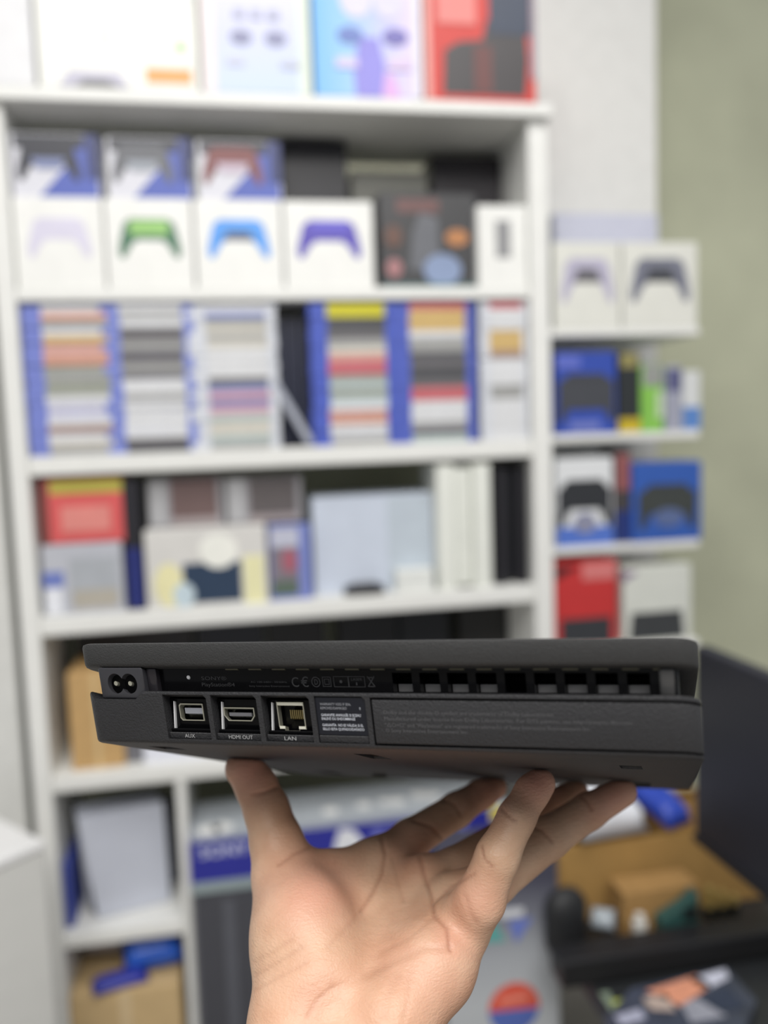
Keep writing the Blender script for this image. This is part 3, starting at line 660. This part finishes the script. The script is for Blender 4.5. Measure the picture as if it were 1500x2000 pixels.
for (x_, y_, w2, d2) in SLOTS:
    cuts.append(('DIFFERENCE', box_bm((x_ - w2) * mm, (x_ + w2) * mm, (y_ - 23.3 - d2) * mm, (y_ - 23.3 + d2) * mm, -.01, .0115)))
low = part('bottom_shell', boolean(rslab(0, Z1L * mm), cuts), PLAS2)
for (x_, y_, w2, d2) in SLOTS:
    part('slot_shade_plate', box_bm((x_ - w2 + .1) * mm, (x_ + w2 - .1) * mm, (y_ - 23.2 - d2) * mm, (y_ - 23.4 + d2) * mm, .0012, .0022), BLK, low)  # black plate near the slot mouth, standing in for the shade inside
pan_me = boolean(rslab(2.2 * mm, 18.6 * mm, 0.0, bev=.0006), [('INTERSECT', box_bm(6.9 * mm, .14, -.01, .035, 0, .03)), ('DIFFERENCE', rslab(-.01, .03, .0028, bev=0))])
pan = part('drive_bay_cover', pan_me, PLAS2, label='textured drive bay cover with small embossed lettering')
part('top_shell', rslab(30.9 * mm, CH, bev=.0014), PLAS)
core_cuts = []
NV = 9
for k in range(NV):
    x_ = 14.5 + k * 11.5
    core_cuts.append(('DIFFERENCE', box_bm(x_ * mm, (x_ + 8.2) * mm, 0, .019, 22.6 * mm, 29.6 * mm)))
core = part('inner_body', boolean(rslab(21.3 * mm, 30.8 * mm, .0075, bev=0, rad=.012), core_cuts), GLOSS)
for k in range(NV):
    x_ = 14.5 + k * 11.5
    if k in (4,): continue
    part('heat_sink_plate', box_bm((x_ + .3) * mm, (x_ + 7.9) * mm, .0145, .0185, 22.7 * mm, 26.4 * mm), mat((150, 150, 152), .4, .3), core)
for k in range(17):
    x_ = -60 + k * 11
    part('vent_slot', box_bm(x_ * mm, (x_ + 6) * mm, .0055, .0066, 30.35 * mm, 30.8 * mm), mat((96, 92, 74), .5), core)
part('corner_post', box_bm(-98.6 * mm, -94.0 * mm, .004, .012, 21.3 * mm, 30.8 * mm, .0004), mat((44, 42, 46), .15), con)
part('corner_post', box_bm(118.0 * mm, 123.4 * mm, .004, .02, 21.3 * mm, 30.8 * mm, .0008), mat((74, 74, 74), .18), con)
# power socket
sock = boolean(box_bm(-121.6 * mm, -98.9 * mm, .0008, .028, 18.0 * mm, 30.6 * mm, .0006),
               [('DIFFERENCE', cyl_bm((-113.3 * mm, .004, 24.1 * mm), 4.05 * mm, 4.05 * mm, .016, 'Y', 28)), ('DIFFERENCE', cyl_bm((-106.3 * mm, .004, 24.1 * mm), 4.05 * mm, 4.05 * mm, .016, 'Y', 28)),
                ('DIFFERENCE', box_bm(-112 * mm, -107.5 * mm, -.004, .012, 22 * mm, 26.2 * mm))])
so = part('power_socket', sock, mat((58, 58, 62), .4), con, label='figure-eight mains socket with two round pins')
for x_, rr_ in ((-113.3, 4.0), (-106.3, 4.0)):
    part('cavity_shade_plate', cyl_bm((x_ * mm, .0044, 24.1 * mm), rr_ * mm, rr_ * mm, .0012, 'Y', 28), BLK, so)  # black discs and bar put the socket's inner shade into colour
part('cavity_shade_plate', box_bm(-112 * mm, -107.6 * mm, .0042, .0052, 22.1 * mm, 26.1 * mm), BLK, so)
for x_ in (-114.0, -106.6):
    part('pin', cyl_bm((x_ * mm, .0065, 24.3 * mm), .95 * mm, .95 * mm, .009, 'Y', 16), STEEL, so)
part('screw_head', cyl_bm((-79.6 * mm, .0074, 27.6 * mm), 1.0 * mm, .7 * mm, .0008, 'Y', 16), mat((214, 214, 216), .3), con)
# lettering
def put_text(s_, x, z, wd_, h_, off, m_, parent, ext=.00006, bold=0.0):
    me = text_fit(s_, wd_ * mm, h_ * mm, bold=bold)
    co = np.empty(len(me.vertices) * 3); me.vertices.foreach_get('co', co); co = co.reshape(-1, 3) + np.array([x * mm, off - ext, z * mm])
    me.vertices.foreach_set('co', co.ravel()); me.update()
    return part('lettering', me, m_, parent, auto=False)
OC = .0074
put_text('SONY®', -73.2, 26.6, 12.3, 1.5, OC, INK, core); put_text('PlayStation®4', -73.4, 24.1, 16, 1.5, OC, INK, core)
put_text('AC 100-240V~ 50/60Hz', -49.5, 25.6, 17, .7, OC, INK, core); put_text('Sony Interactive Entertainment', -50.5, 24.0, 19, .7, OC, INK, core)
put_text('C', -30.3, 24.1, 3.2, 3.9, OC, INK, core); put_text('€', -26.0, 24.1, 3.4, 3.9, OC, INK, core)
def ring_bm(pts, k, y0, y1, kz=None):
    cx_ = (min(p_[0] for p_ in pts) + max(p_[0] for p_ in pts)) / 2; cz_ = (min(p_[1] for p_ in pts) + max(p_[1] for p_ in pts)) / 2
    hw = (max(p_[0] for p_ in pts) - cx_); hh_ = (max(p_[1] for p_ in pts) - cz_)
    fx, fz = (hw - k) / hw, (hh_ - k) / hh_
    bm = bmesh.new(); n = len(pts); L = []
    for (fx_, fz_, y_) in ((1, 1, y0), (fx, fz, y0), (fx, fz, y1), (1, 1, y1)):
        L.append([bm.verts.new(((cx_ + (p_[0] - cx_) * fx_) * mm, y_, (cz_ + (p_[1] - cz_) * fz_) * mm)) for p_ in pts])
    for q_ in range(4):
        A, B = L[q_], L[(q_ + 1) % 4]
        for k_ in range(n): bm.faces.new((A[k_], A[(k_ + 1) % n], B[(k_ + 1) % n], B[k_]))
    return bm
circ = lambda x, z, r_, n=24: [(x + r_ * math.cos(2 * math.pi * k / n), z + r_ * math.sin(2 * math.pi * k / n)) for k in range(n)]
sq = lambda x0, x1, z0, z1: [(x0, z0), (x1, z0), (x1, z1), (x0, z1)]
part('emblem_ring', ring_bm(circ(-19.2, 26.0, 2.0), .3, OC - .0002, OC), INK, core); put_text('D', -19.9, 25.0, 1.5, 2.1, OC, INK, core)
part('emblem_square', ring_bm(sq(-16.2, -12.4, 24.2, 28.0), .22, OC - .0002, OC), INK, core); part('emblem_square', ring_bm(sq(-15.4, -13.2, 25.0, 27.2), .2, OC - .0002, OC), INK, core)
part('label_box', ring_bm(sq(-11.2, -4.6, 24.1, 28.2), .2, OC - .0002, OC), INK, core); part('label_box', ring_bm(sq(-4.6, 2.6, 24.1, 28.2), .2, OC - .0002, OC), INK, core)
put_text('LASER', -3.4, 26.6, 4.8, 1.0, OC, INK, core); put_text('1', -1.4, 24.8, .5, 1.2, OC, INK, core); part('label_dot', cyl_bm((-8 * mm, OC, 26.2 * mm), .0006, .0006, .0003, 'Y', 12), INK, core)
for pts in ([(3.6, 28.2), (4.0, 28.2), (7.0, 24.3), (6.6, 24.3)], [(6.6, 28.2), (7.0, 28.2), (4.0, 24.3), (3.6, 24.3)], sq(3.8, 6.8, 27.6, 27.9), sq(4.2, 6.4, 24.2, 24.5)):
    part('bin_emblem', prism_xz([(a * mm, b * mm) for a, b in pts], OC - .0002, OC), INK, core)
# ports
def port(name, well, frame, ledge_text, tx, tw, label):
    a, b = WELLS[well]
    fx0, fx1 = min(p_[0] for p_ in frame), max(p_[0] for p_ in frame); fz0, fz1 = min(p_[1] for p_ in frame), max(p_[1] for p_ in frame)
    me = boolean(box_bm((a + .05) * mm, (b - .05) * mm, .0058, .0118, 5.2 * mm, 19.0 * mm, .0003),
                 [('DIFFERENCE', prism_xz([(x_ * mm, z_ * mm) for x_, z_ in frame], .0, .0105))])
    o = part(name, me, GLOSS, con, label=label)
    part('metal_shell', ring_bm(frame, .42, .0050, .0085), STEEL, o)
    bmw = prism_xz([((a + 1.2) * mm, 6.2 * mm), ((a + 1.75) * mm, 6.2 * mm), ((a + 3.2) * mm, 17.6 * mm), ((a + 2.8) * mm, 17.6 * mm)], .0042, .0058)
    part('painted_glint_rib', bmw, mat((226, 226, 228), .3), o)  # white strip paints the glint on the well's left wall
    part('ledge', box_bm((a + .3) * mm, (b - .2) * mm, .0030, .0117, 4.9 * mm, 6.6 * mm, .0004), GLOSS, o)
    part('label_strip', box_bm((a + .1) * mm, (b - .1) * mm, .0012, .0117, 2.05 * mm, 4.8 * mm, .0003), PLAS2, o)
    put_text(ledge_text, tx, 2.65, tw, 1.55, .0011, mat((172, 172, 172), .5), o)
    return o
o = port('aux_port', 'aux', [(-85.3, 10.9), (-84.3, 9.9), (-73.4, 9.9), (-73.4, 16.8), (-84.5, 16.8), (-85.3, 16.0)], 'AUX', -82.2, 5.0, 'rectangular accessory port marked AUX')
part('tongue', box_bm(-83.0 * mm, -74.4 * mm, .0060, .0105, 12.9 * mm, 15.2 * mm), mat((150, 152, 160), .4), o)
o = port('hdmi_port', 'hdmi', [(-61.6, 10.1), (-50.4, 10.1), (-48.7, 12.2), (-48.7, 15.5), (-63.4, 15.5), (-63.4, 12.2)], 'HDMI OUT', -60.6, 11.4, 'video port marked HDMI OUT')
part('tongue', box_bm(-61.3 * mm, -50.6 * mm, .0060, .0105, 12.2 * mm, 13.6 * mm), mat((112, 112, 116), .4), o)
o = port('lan_port', 'lan', [(-35.2, 8.2), (-35.2, 6.4), (-28.4, 6.4), (-28.4, 8.2), (-25.4, 8.2), (-25.4, 17.9), (-37.8, 17.9), (-37.8, 8.2)], 'LAN', -34.4, 5.4, 'network port marked LAN with gold contacts')
for k in range(8):
    part('contact_pin', box_bm((-32.4 + k * .92) * mm, (-32.05 + k * .92) * mm, .0062, .0105, 11.6 * mm, 15.0 * mm), mat((176, 160, 110), .3, .8), o)
part('shield_strip', box_bm(-37.4 * mm, -25.6 * mm, .0048, .0062, 16.6 * mm, 17.7 * mm), mat((236, 234, 216), .4, .1), o)
part('shield_tab', box_bm(-37.5 * mm, -35.0 * mm, .0048, .0062, 7.4 * mm, 8.5 * mm), mat((236, 234, 216), .4, .1), o)
part('shield_tab', box_bm(-28.6 * mm, -25.5 * mm, .0048, .0062, 7.4 * mm, 8.5 * mm), mat((236, 234, 216), .4, .1), o)
# warranty seal
sl = part('warranty_seal', box_bm(-18.1 * mm, 3.6 * mm, .0009, .0017, 5.2 * mm, 19.3 * mm), mat((26, 28, 36), .28, noise=.04), con, label='dark warranty sticker with six lines of small text')
part('label_strip', box_bm(-18.1 * mm, 3.7 * mm, .0004, .0017, 2.05 * mm, 4.9 * mm, .0003), PLAS2, sl)
for k, (s_, z_, w_2, m_) in enumerate((('WARRANTY VOID IF SEAL', 16.3, 13.6, 0), ('REMOVED/DAMAGED', 14.8, 11.6, 0), ('GARANTIE ANNULÉE SI SCEAU', 12.2, 17.4, 1), ('ENLEVÉ OU ENDOMMAGÉ', 10.8, 14.8, 1), ('GARANTÍA  NO ES VÁLIDA SI EL', 8.4, 18.0, 1), ('SELLO ESTA QUITADO/DAÑADO', 6.9, 18.2, 1))):
    put_text(s_, -16.2, z_, w_2, 1.0, .0008, WINK if m_ else mat((150, 152, 158), .5), sl, bold=.012 if m_ else 0)
put_text('0', .9, 14.8, .5, 1.0, .0008, WINK, sl)
# embossed notice
EMB = mat((90, 90, 92), .45, spec=.5)  # lighter than the cover, painting in the gloss on the raised letters
for s_, z_, w_2 in (('Dolby and the double-D symbol are trademarks of Dolby Laboratories.', 13.3, 68), ('Manufactured under license from Dolby Laboratories. For DTS patents, see http://patents.dts.com.', 11.0, 96.5),
                    ('"△○×□" and "PlayStation" are registered trademarks of Sony Interactive Entertainment Inc.', 8.6, 81), ('© Sony Interactive Entertainment Inc.', 6.6, 34)):
    put_text(s_, 11.4, z_, w_2, 1.35, .0, EMB, pan, ext=.00012)
# rubber feet
for x_, y_ in ((104.5, 221), (-60, 232)):
    part('rubber_foot', cyl_bm((x_ * mm, (y_ - 23.3) * mm, -.0009), .0045, .005, .0022, 'Z', 20), mat((16, 16, 17), .7), con)

# ------------------------------------------------------------------ the hand (one continuous body, grown from a distance field)
def cp(px, py, z): return np.array([(px - 750) / F * z, (py - 1000) / F * z, z])
def capsule(P, a, b, ra, rb):
    ab = b - a; L = float(ab @ ab)
    d = P - a
    h = np.clip((d @ ab) / L, 0, 1)
    q = d - h[..., None] * ab
    return np.sqrt((q * q).sum(-1)) - (ra + (rb - ra) * h)
def smin(a, b, k):
    h = np.clip(.5 + .5 * (b - a) / k, 0, 1)
    return b + (a - b) * h - k * h * (1 - h)
J = {  # pixel x, pixel y, camera depth, radius in mm
    'thumb': [(583, 1840, .408, 21), (554, 1715, .436, 15.5), (540, 1645, .446, 13.8), (521, 1582, .452, 11.9), (500, 1535, .4555, 11.0), (481, 1506, .457, 9.8), (470, 1500, .457, 8.4)],
    'index': [(735, 1694, .463, 13.0), (800, 1640, .480, 11.0), (893, 1581, .499, 9.8), (940, 1551, .511, 8.6), (967, 1537, .518, 7.4)],
    'middle': [(828, 1728, .449, 13.0), (886, 1697, .459, 10.8), (1010, 1621, .480, 10.0), (1088, 1571, .493, 8.9), (1124, 1549, .499, 7.9)],
    'ring': [(888, 1764, .431, 13.0), (962, 1722, .431, 11.6), (1070, 1637, .450, 10.8), (1150, 1584, .462, 9.4), (1216, 1547, .470, 8.0)],
    'pinky': [(904, 1808, .407, 14), (938, 1757, .397, 11.6), (972, 1672, .396, 10.0), (1009, 1597, .402, 8.7), (1039, 1547, .408, 8.0), (1055, 1530, .4105, 7.4)],
}
PALM = [((583, 1840, .408, 21), (588, 2020, .382, 22)), ((588, 2020, .382, 22), (610, 2300, .35, 23)),
        ((902, 1806, .412, 13), (846, 1885, .396, 18)), ((846, 1885, .396, 18), (758, 2000, .378, 19)), ((758, 2000, .378, 19), (728, 2300, .345, 20)),
        ((735, 1694, .463, 13), (680, 1900, .412, 19)), ((826, 1722, .450, 13), (720, 1900, .410, 19)), ((888, 1764, .431, 13), (780, 1900, .402, 18)),
        ((680, 1900, .412, 19), (672, 2100, .372, 22)), ((672, 2100, .372, 22), (668, 2600, .325, 30)), ((668, 2600, .325, 30), (500, 4200, .235, 37)),
        ((560, 1712, .440, 13), (735, 1700, .463, 12.5)), ((600, 1770, .424, 17), (735, 1760, .45, 14)),
        ((598, 1800, .409, 20), (630, 1900, .392, 19))]
vs_ = .00115
allp = [cp(*q_[:3]) for c_ in J.values() for q_ in c_] + [cp(*q_[:3]) for c_ in PALM for q_ in c_]
lo = np.min(allp, 0) - .042; hi = np.max(allp, 0) + .042
ax_ = [np.arange(lo[i], hi[i], vs_, dtype=np.float32) for i in range(3)]
shape = tuple(len(a) for a in ax_)
def eval_into(fld, a, b, ra, rb, k, margin=.02):
    """smooth union of a capsule into the field, only near the capsule"""
    m_ = max(ra, rb) + margin
    i0 = [max(0, int((min(a[i], b[i]) - m_ - lo[i]) / vs_)) for i in range(3)]; i1 = [min(shape[i], int((max(a[i], b[i]) + m_ - lo[i]) / vs_) + 1) for i in range(3)]
    if any(i1[i] <= i0[i] for i in range(3)): return
    sl_ = tuple(slice(i0[i], i1[i]) for i in range(3))
    G = np.stack(np.meshgrid(*[ax_[i][i0[i]:i1[i]] for i in range(3)], indexing='ij'), -1)
    d = capsule(G, a.astype(np.float32), b.astype(np.float32), ra, rb)
    fld[sl_] = smin(fld[sl_], d, k) if k > 0 else np.minimum(fld[sl_], d)
palm = np.full(shape, .05, np.float32)
for a, b in PALM: eval_into(palm, cp(*a[:3]), cp(*b[:3]), a[3] * mm, b[3] * mm, .012)
res = palm.copy()
for nm, ch in J.items():
    fin_ = np.full(shape, .05, np.float32)
    for a, b in zip(ch[:-1], ch[1:]): eval_into(fin_, cp(*a[:3]), cp(*b[:3]), a[3] * mm, b[3] * mm, .003)
    res = np.minimum(res, smin(palm, fin_, {'thumb': .010, 'pinky': .0045}.get(nm, .007)))
# pads press flat against the underside of the console
nrm = np.array([CR[0][2], CR[1][2], CR[2][2]]); tt = np.array(CT)
pl_ = (ax_[0][:, None, None] - tt[0]) * nrm[0] + (ax_[1][None, :, None] - tt[1]) * nrm[1] + (ax_[2][None, None, :] - tt[2]) * nrm[2]
res = np.maximum(res, (pl_ + .0004).astype(np.float32))
def surface_nets(v):
    s_ = v < 0
    c = np.zeros(tuple(n - 1 for n in v.shape), np.uint8)
    for dx in (0, 1):
        for dy in (0, 1):
            for dz in (0, 1): c += s_[dx:dx + c.shape[0], dy:dy + c.shape[1], dz:dz + c.shape[2]]
    act = (c > 0) & (c < 8)
    idx = -np.ones(c.shape, np.int64); cells = np.argwhere(act); idx[act] = np.arange(len(cells))
    acc = np.zeros((len(cells), 3)); cnt = np.zeros(len(cells))
    cr = [(a, b, e) for a in (0, 1) for b in (0, 1) for e in (0, 1)]
    for p0 in cr:
        for d_ in range(3):
            if p0[d_] == 1: continue
            p1 = list(p0); p1[d_] = 1
            v0 = v[cells[:, 0] + p0[0], cells[:, 1] + p0[1], cells[:, 2] + p0[2]]; v1 = v[cells[:, 0] + p1[0], cells[:, 1] + p1[1], cells[:, 2] + p1[2]]
            x_ = (v0 < 0) != (v1 < 0); t_ = np.where(x_, v0 / np.where(x_, v0 - v1, 1), 0)
            pos = np.array(p0, float)[None] + t_[:, None] * (np.array(p1) - np.array(p0))[None]
            acc[x_] += pos[x_]; cnt[x_] += 1
    verts = cells + acc / cnt[:, None]
    quads = []
    for d_ in range(3):
        a_, b_ = [(1, 2), (2, 0), (0, 1)][d_]
        e0 = np.moveaxis(s_, d_, 0)
        sl0 = [slice(None)] * 3; sl1 = [slice(None)] * 3; sl0[d_] = slice(0, -1); sl1[d_] = slice(1, None)
        cross = s_[tuple(sl0)] != s_[tuple(sl1)]; flip = s_[tuple(sl0)]
        g = np.argwhere(cross)
        ok = (g[:, a_] > 0) & (g[:, b_] > 0) & (g[:, a_] < c.shape[a_]) & (g[:, b_] < c.shape[b_]) & (g[:, d_] < c.shape[d_])
        g = g[ok]; fl = flip[tuple(g.T)]
        def cell(da, db):
            q_ = g.copy(); q_[:, a_] += da; q_[:, b_] += db; return idx[tuple(q_.T)]
        qd = np.stack([cell(-1, -1), cell(0, -1), cell(0, 0), cell(-1, 0)], 1)
        qd[~fl] = qd[~fl][:, ::-1]
        quads.append(qd)
    return verts, np.concatenate(quads)
hv, hq = surface_nets(res)
hv = lo + hv * vs_
# relax the net a little, then press creases into the side that faces the viewer
def normals(v, q):
    n1 = np.cross(v[q[:, 1]] - v[q[:, 0]], v[q[:, 2]] - v[q[:, 0]]) + np.cross(v[q[:, 2]] - v[q[:, 0]], v[q[:, 3]] - v[q[:, 0]])
    n_ = np.zeros_like(v)
    for k in range(4): np.add.at(n_, q[:, k], n1)
    return n_ / (np.linalg.norm(n_, axis=1, keepdims=True) + 1e-12)
ed_ = np.concatenate([hq[:, [0, 1]], hq[:, [1, 2]], hq[:, [2, 3]], hq[:, [3, 0]]])
for it in range(3):
    ac = np.zeros_like(hv); ct = np.zeros(len(hv)); np.add.at(ac, ed_[:, 0], hv[ed_[:, 1]]); np.add.at(ct, ed_[:, 0], 1); np.add.at(ac, ed_[:, 1], hv[ed_[:, 0]]); np.add.at(ct, ed_[:, 1], 1)
    hv = hv * .5 + .5 * ac / ct[:, None]
hn = normals(hv, hq)
if (hn * (hv - hv.mean(0))).sum() < 0: hq = hq[:, ::-1]; hn = -hn
prj = np.stack([750 + F * hv[:, 0] / hv[:, 2], 1000 + F * hv[:, 1] / hv[:, 2]], 1)
view = -hv / np.linalg.norm(hv, axis=1, keepdims=True)
front = np.clip((hn * view).sum(1) * 3, 0, 1)
def dist_poly(pts):
    d = np.full(len(prj), 1e9)
    for a, b in zip(pts[:-1], pts[1:]):
        a = np.array(a, float); b = np.array(b, float); ab = b - a
        t_ = np.clip(((prj - a) @ ab) / (ab @ ab), 0, 1); d = np.minimum(d, np.linalg.norm(prj - a - t_[:, None] * ab, axis=1))
    return d
CREASE = [  # polyline in pixels, depth mm, half width px, camera depth range, darkening painted into the skin colour
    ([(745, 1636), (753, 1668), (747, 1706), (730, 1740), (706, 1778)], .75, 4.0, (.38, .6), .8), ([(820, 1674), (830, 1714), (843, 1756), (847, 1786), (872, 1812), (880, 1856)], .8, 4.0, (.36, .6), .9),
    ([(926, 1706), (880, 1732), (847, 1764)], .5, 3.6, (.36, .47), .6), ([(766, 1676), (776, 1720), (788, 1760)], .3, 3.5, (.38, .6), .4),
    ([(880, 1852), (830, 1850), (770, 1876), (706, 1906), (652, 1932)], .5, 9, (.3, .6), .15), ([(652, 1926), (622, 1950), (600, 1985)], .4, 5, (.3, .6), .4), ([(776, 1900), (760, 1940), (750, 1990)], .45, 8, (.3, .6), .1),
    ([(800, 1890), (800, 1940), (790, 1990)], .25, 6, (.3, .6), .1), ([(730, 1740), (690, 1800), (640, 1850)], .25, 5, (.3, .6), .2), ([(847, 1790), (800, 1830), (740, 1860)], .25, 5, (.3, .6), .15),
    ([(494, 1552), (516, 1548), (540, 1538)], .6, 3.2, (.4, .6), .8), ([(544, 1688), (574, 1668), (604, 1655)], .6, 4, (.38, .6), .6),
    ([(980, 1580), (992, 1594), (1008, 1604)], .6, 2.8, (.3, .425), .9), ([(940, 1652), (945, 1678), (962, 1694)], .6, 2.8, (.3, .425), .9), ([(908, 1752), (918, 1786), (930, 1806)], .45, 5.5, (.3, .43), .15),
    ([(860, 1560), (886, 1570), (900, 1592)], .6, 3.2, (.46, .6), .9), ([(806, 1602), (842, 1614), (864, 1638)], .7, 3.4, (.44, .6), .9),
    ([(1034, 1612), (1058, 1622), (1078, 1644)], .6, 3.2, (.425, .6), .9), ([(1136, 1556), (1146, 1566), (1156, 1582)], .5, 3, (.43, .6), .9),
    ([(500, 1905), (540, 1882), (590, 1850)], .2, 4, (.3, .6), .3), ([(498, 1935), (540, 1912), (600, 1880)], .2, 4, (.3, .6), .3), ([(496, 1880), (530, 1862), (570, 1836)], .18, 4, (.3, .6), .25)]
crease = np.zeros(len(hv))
for pts, dep, wd_, (za, zb_), darkening in CREASE:
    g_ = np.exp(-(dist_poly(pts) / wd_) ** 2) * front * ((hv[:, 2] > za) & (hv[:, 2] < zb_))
    hv = hv - hn * (dep * mm * g_)[:, None]; crease = np.maximum(crease, g_ * darkening)
# warmer patches: fingertips, thenar and heel
warm = np.zeros(len(hv))
for (x_, y_, r_, a_) in ((490, 1500, 55, .9), (1050, 1520, 55, 1), (1200, 1550, 70, .8), (960, 1540, 60, .7), (610, 1740, 95, .75), (820, 1900, 130, .45), (880, 1840, 60, .6), (640, 1960, 120, .4), (800, 1660, 70, .4), (930, 1760, 60, .5)):
    warm = np.maximum(warm, a_ * np.exp(-((prj[:, 0] - x_) ** 2 + (prj[:, 1] - y_) ** 2) / r_ ** 2))
hme = bpy.data.meshes.new('hand')
base_pt = cp(676, 2200, .36)
wv = hv - base_pt
hme.vertices.add(len(wv)); hme.loops.add(len(hq) * 4); hme.polygons.add(len(hq))
hme.vertices.foreach_set('co', (wv * np.array([1, -1, -1])).ravel())
hme.loops.foreach_set('vertex_index', hq.ravel()); hme.polygons.foreach_set('loop_start', np.arange(0, len(hq) * 4, 4)); hme.polygons.foreach_set('loop_total', np.full(len(hq), 4))
hme.update(calc_edges=True); hme.validate()
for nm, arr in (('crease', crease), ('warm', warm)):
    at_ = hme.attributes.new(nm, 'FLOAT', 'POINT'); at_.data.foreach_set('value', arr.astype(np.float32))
def skin_material():
    m = bpy.data.materials.new('skin'); m.use_nodes = True; n = m.node_tree.nodes; l = m.node_tree.links; b = n['Principled BSDF']
    tc = n.new('ShaderNodeTexCoord')
    n1 = n.new('ShaderNodeTexNoise'); n1.inputs['Scale'].default_value = 42; n1.inputs['Detail'].default_value = 5; l.new(tc.outputs['Object'], n1.inputs['Vector'])
    r = n.new('ShaderNodeValToRGB'); r.color_ramp.elements[0].position = .34; r.color_ramp.elements[1].position = .68
    r.color_ramp.elements[0].color = (*lin((202, 160, 130)), 1); r.color_ramp.elements[1].color = (*lin((224, 188, 158)), 1)
    l.new(n1.outputs['Fac'], r.inputs['Fac'])
    aw = n.new('ShaderNodeAttribute'); aw.attribute_name = 'warm'; ac = n.new('ShaderNodeAttribute'); ac.attribute_name = 'crease'
    mx = n.new('ShaderNodeMix'); mx.data_type = 'RGBA'; mx.inputs['B'].default_value = (*lin((220, 160, 138)), 1)
    l.new(aw.outputs['Fac'], mx.inputs['Factor']); l.new(r.outputs['Color'], mx.inputs['A'])
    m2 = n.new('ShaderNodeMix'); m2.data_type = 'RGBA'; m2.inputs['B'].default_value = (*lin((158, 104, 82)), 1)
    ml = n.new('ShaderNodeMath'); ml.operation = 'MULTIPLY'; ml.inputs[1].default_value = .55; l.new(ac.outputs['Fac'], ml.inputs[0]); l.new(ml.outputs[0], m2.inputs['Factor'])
    l.new(mx.outputs['Result'], m2.inputs['A']); l.new(m2.outputs['Result'], b.inputs['Base Color'])
    b.inputs['Roughness'].default_value = .44; b.inputs['Specular IOR Level'].default_value = .4
    b.inputs['Subsurface Weight'].default_value = .12; b.inputs['Subsurface Radius'].default_value = (1, .35, .18); b.inputs['Subsurface Scale'].default_value = .004
    # fine skin lines and pores
    mp = n.new('ShaderNodeMapping'); mp.inputs['Rotation'].default_value = (0, 0, .6); mp.inputs['Scale'].default_value = (1, 3.2, 1); l.new(tc.outputs['Object'], mp.inputs['Vector'])
    n2 = n.new('ShaderNodeTexNoise'); n2.inputs['Scale'].default_value = 330; n2.inputs['Detail'].default_value = 3; l.new(mp.outputs['Vector'], n2.inputs['Vector'])
    n3 = n.new('ShaderNodeTexVoronoi'); n3.inputs['Scale'].default_value = 900; l.new(tc.outputs['Object'], n3.inputs['Vector'])
    ad = n.new('ShaderNodeMath'); ad.operation = 'MULTIPLY_ADD'; ad.inputs[1].default_value = .35; l.new(n3.outputs['Distance'], ad.inputs[0]); l.new(n2.outputs['Fac'], ad.inputs[2])
    bp = n.new('ShaderNodeBump'); bp.inputs['Strength'].default_value = .5; bp.inputs['Distance'].default_value = .0006; l.new(ad.outputs[0], bp.inputs['Height']); l.new(bp.outputs['Normal'], b.inputs['Normal'])
    return m
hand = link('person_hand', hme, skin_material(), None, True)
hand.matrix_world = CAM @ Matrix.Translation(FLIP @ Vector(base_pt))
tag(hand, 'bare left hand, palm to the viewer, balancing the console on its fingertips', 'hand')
# nails
NAILM = mat((222, 176, 164), .22, noise=.03)
def nail(fing, r_, back):
    a = cp(*J[fing][-2][:3]); b = cp(*J[fing][-1][:3]); d = (b - a) / np.linalg.norm(b - a)
    bk = np.array(back, float); bk -= d * (bk @ d); bk /= np.linalg.norm(bk); sd = np.cross(d, bk)
    bm = bmesh.new(); G = {}
    R_ = J[fing][-1][3] * mm
    for i in range(7):
        for j in range(7):
            u = (j / 6 - .5) * 2; v = i / 6
            an = u * .95; ln = (-.45 + 1.05 * v) * R_ * 1.25
            taper = 1 if v < .7 else 1 - .12 * ((v - .7) / .3) ** 2
            p = b + d * (ln + .0 - .18 * R_ * (u * u) * v) + bk * math.cos(an) * (R_ * 1.015) + sd * math.sin(an) * R_ * 1.015 * taper - bk * max(0, v - .55) * R_ * .25
            pd_ = float((p - tt) @ nrm); p = p - nrm * max(0.0, pd_ + .0009)
            q = (p - base_pt) * np.array([1, -1, -1]); G[i, j] = bm.verts.new(q)
    for i in range(6):
        for j in range(6): bm.faces.new((G[i, j], G[i, j + 1], G[i + 1, j + 1], G[i + 1, j]))
    o = from_bm('fingernail', bm, NAILM, hand, True)
    md = o.modifiers.new('thick', 'SOLIDIFY'); md.thickness = .0005
for fg, bk in (('pinky', (.62, .1, .9)), ('ring', (.3, .5, .8)), ('middle', (.2, .5, .8)), ('index', (.2, .3, .9)), ('thumb', (-.5, 0, .9))):
    nail(fg, 0, bk)
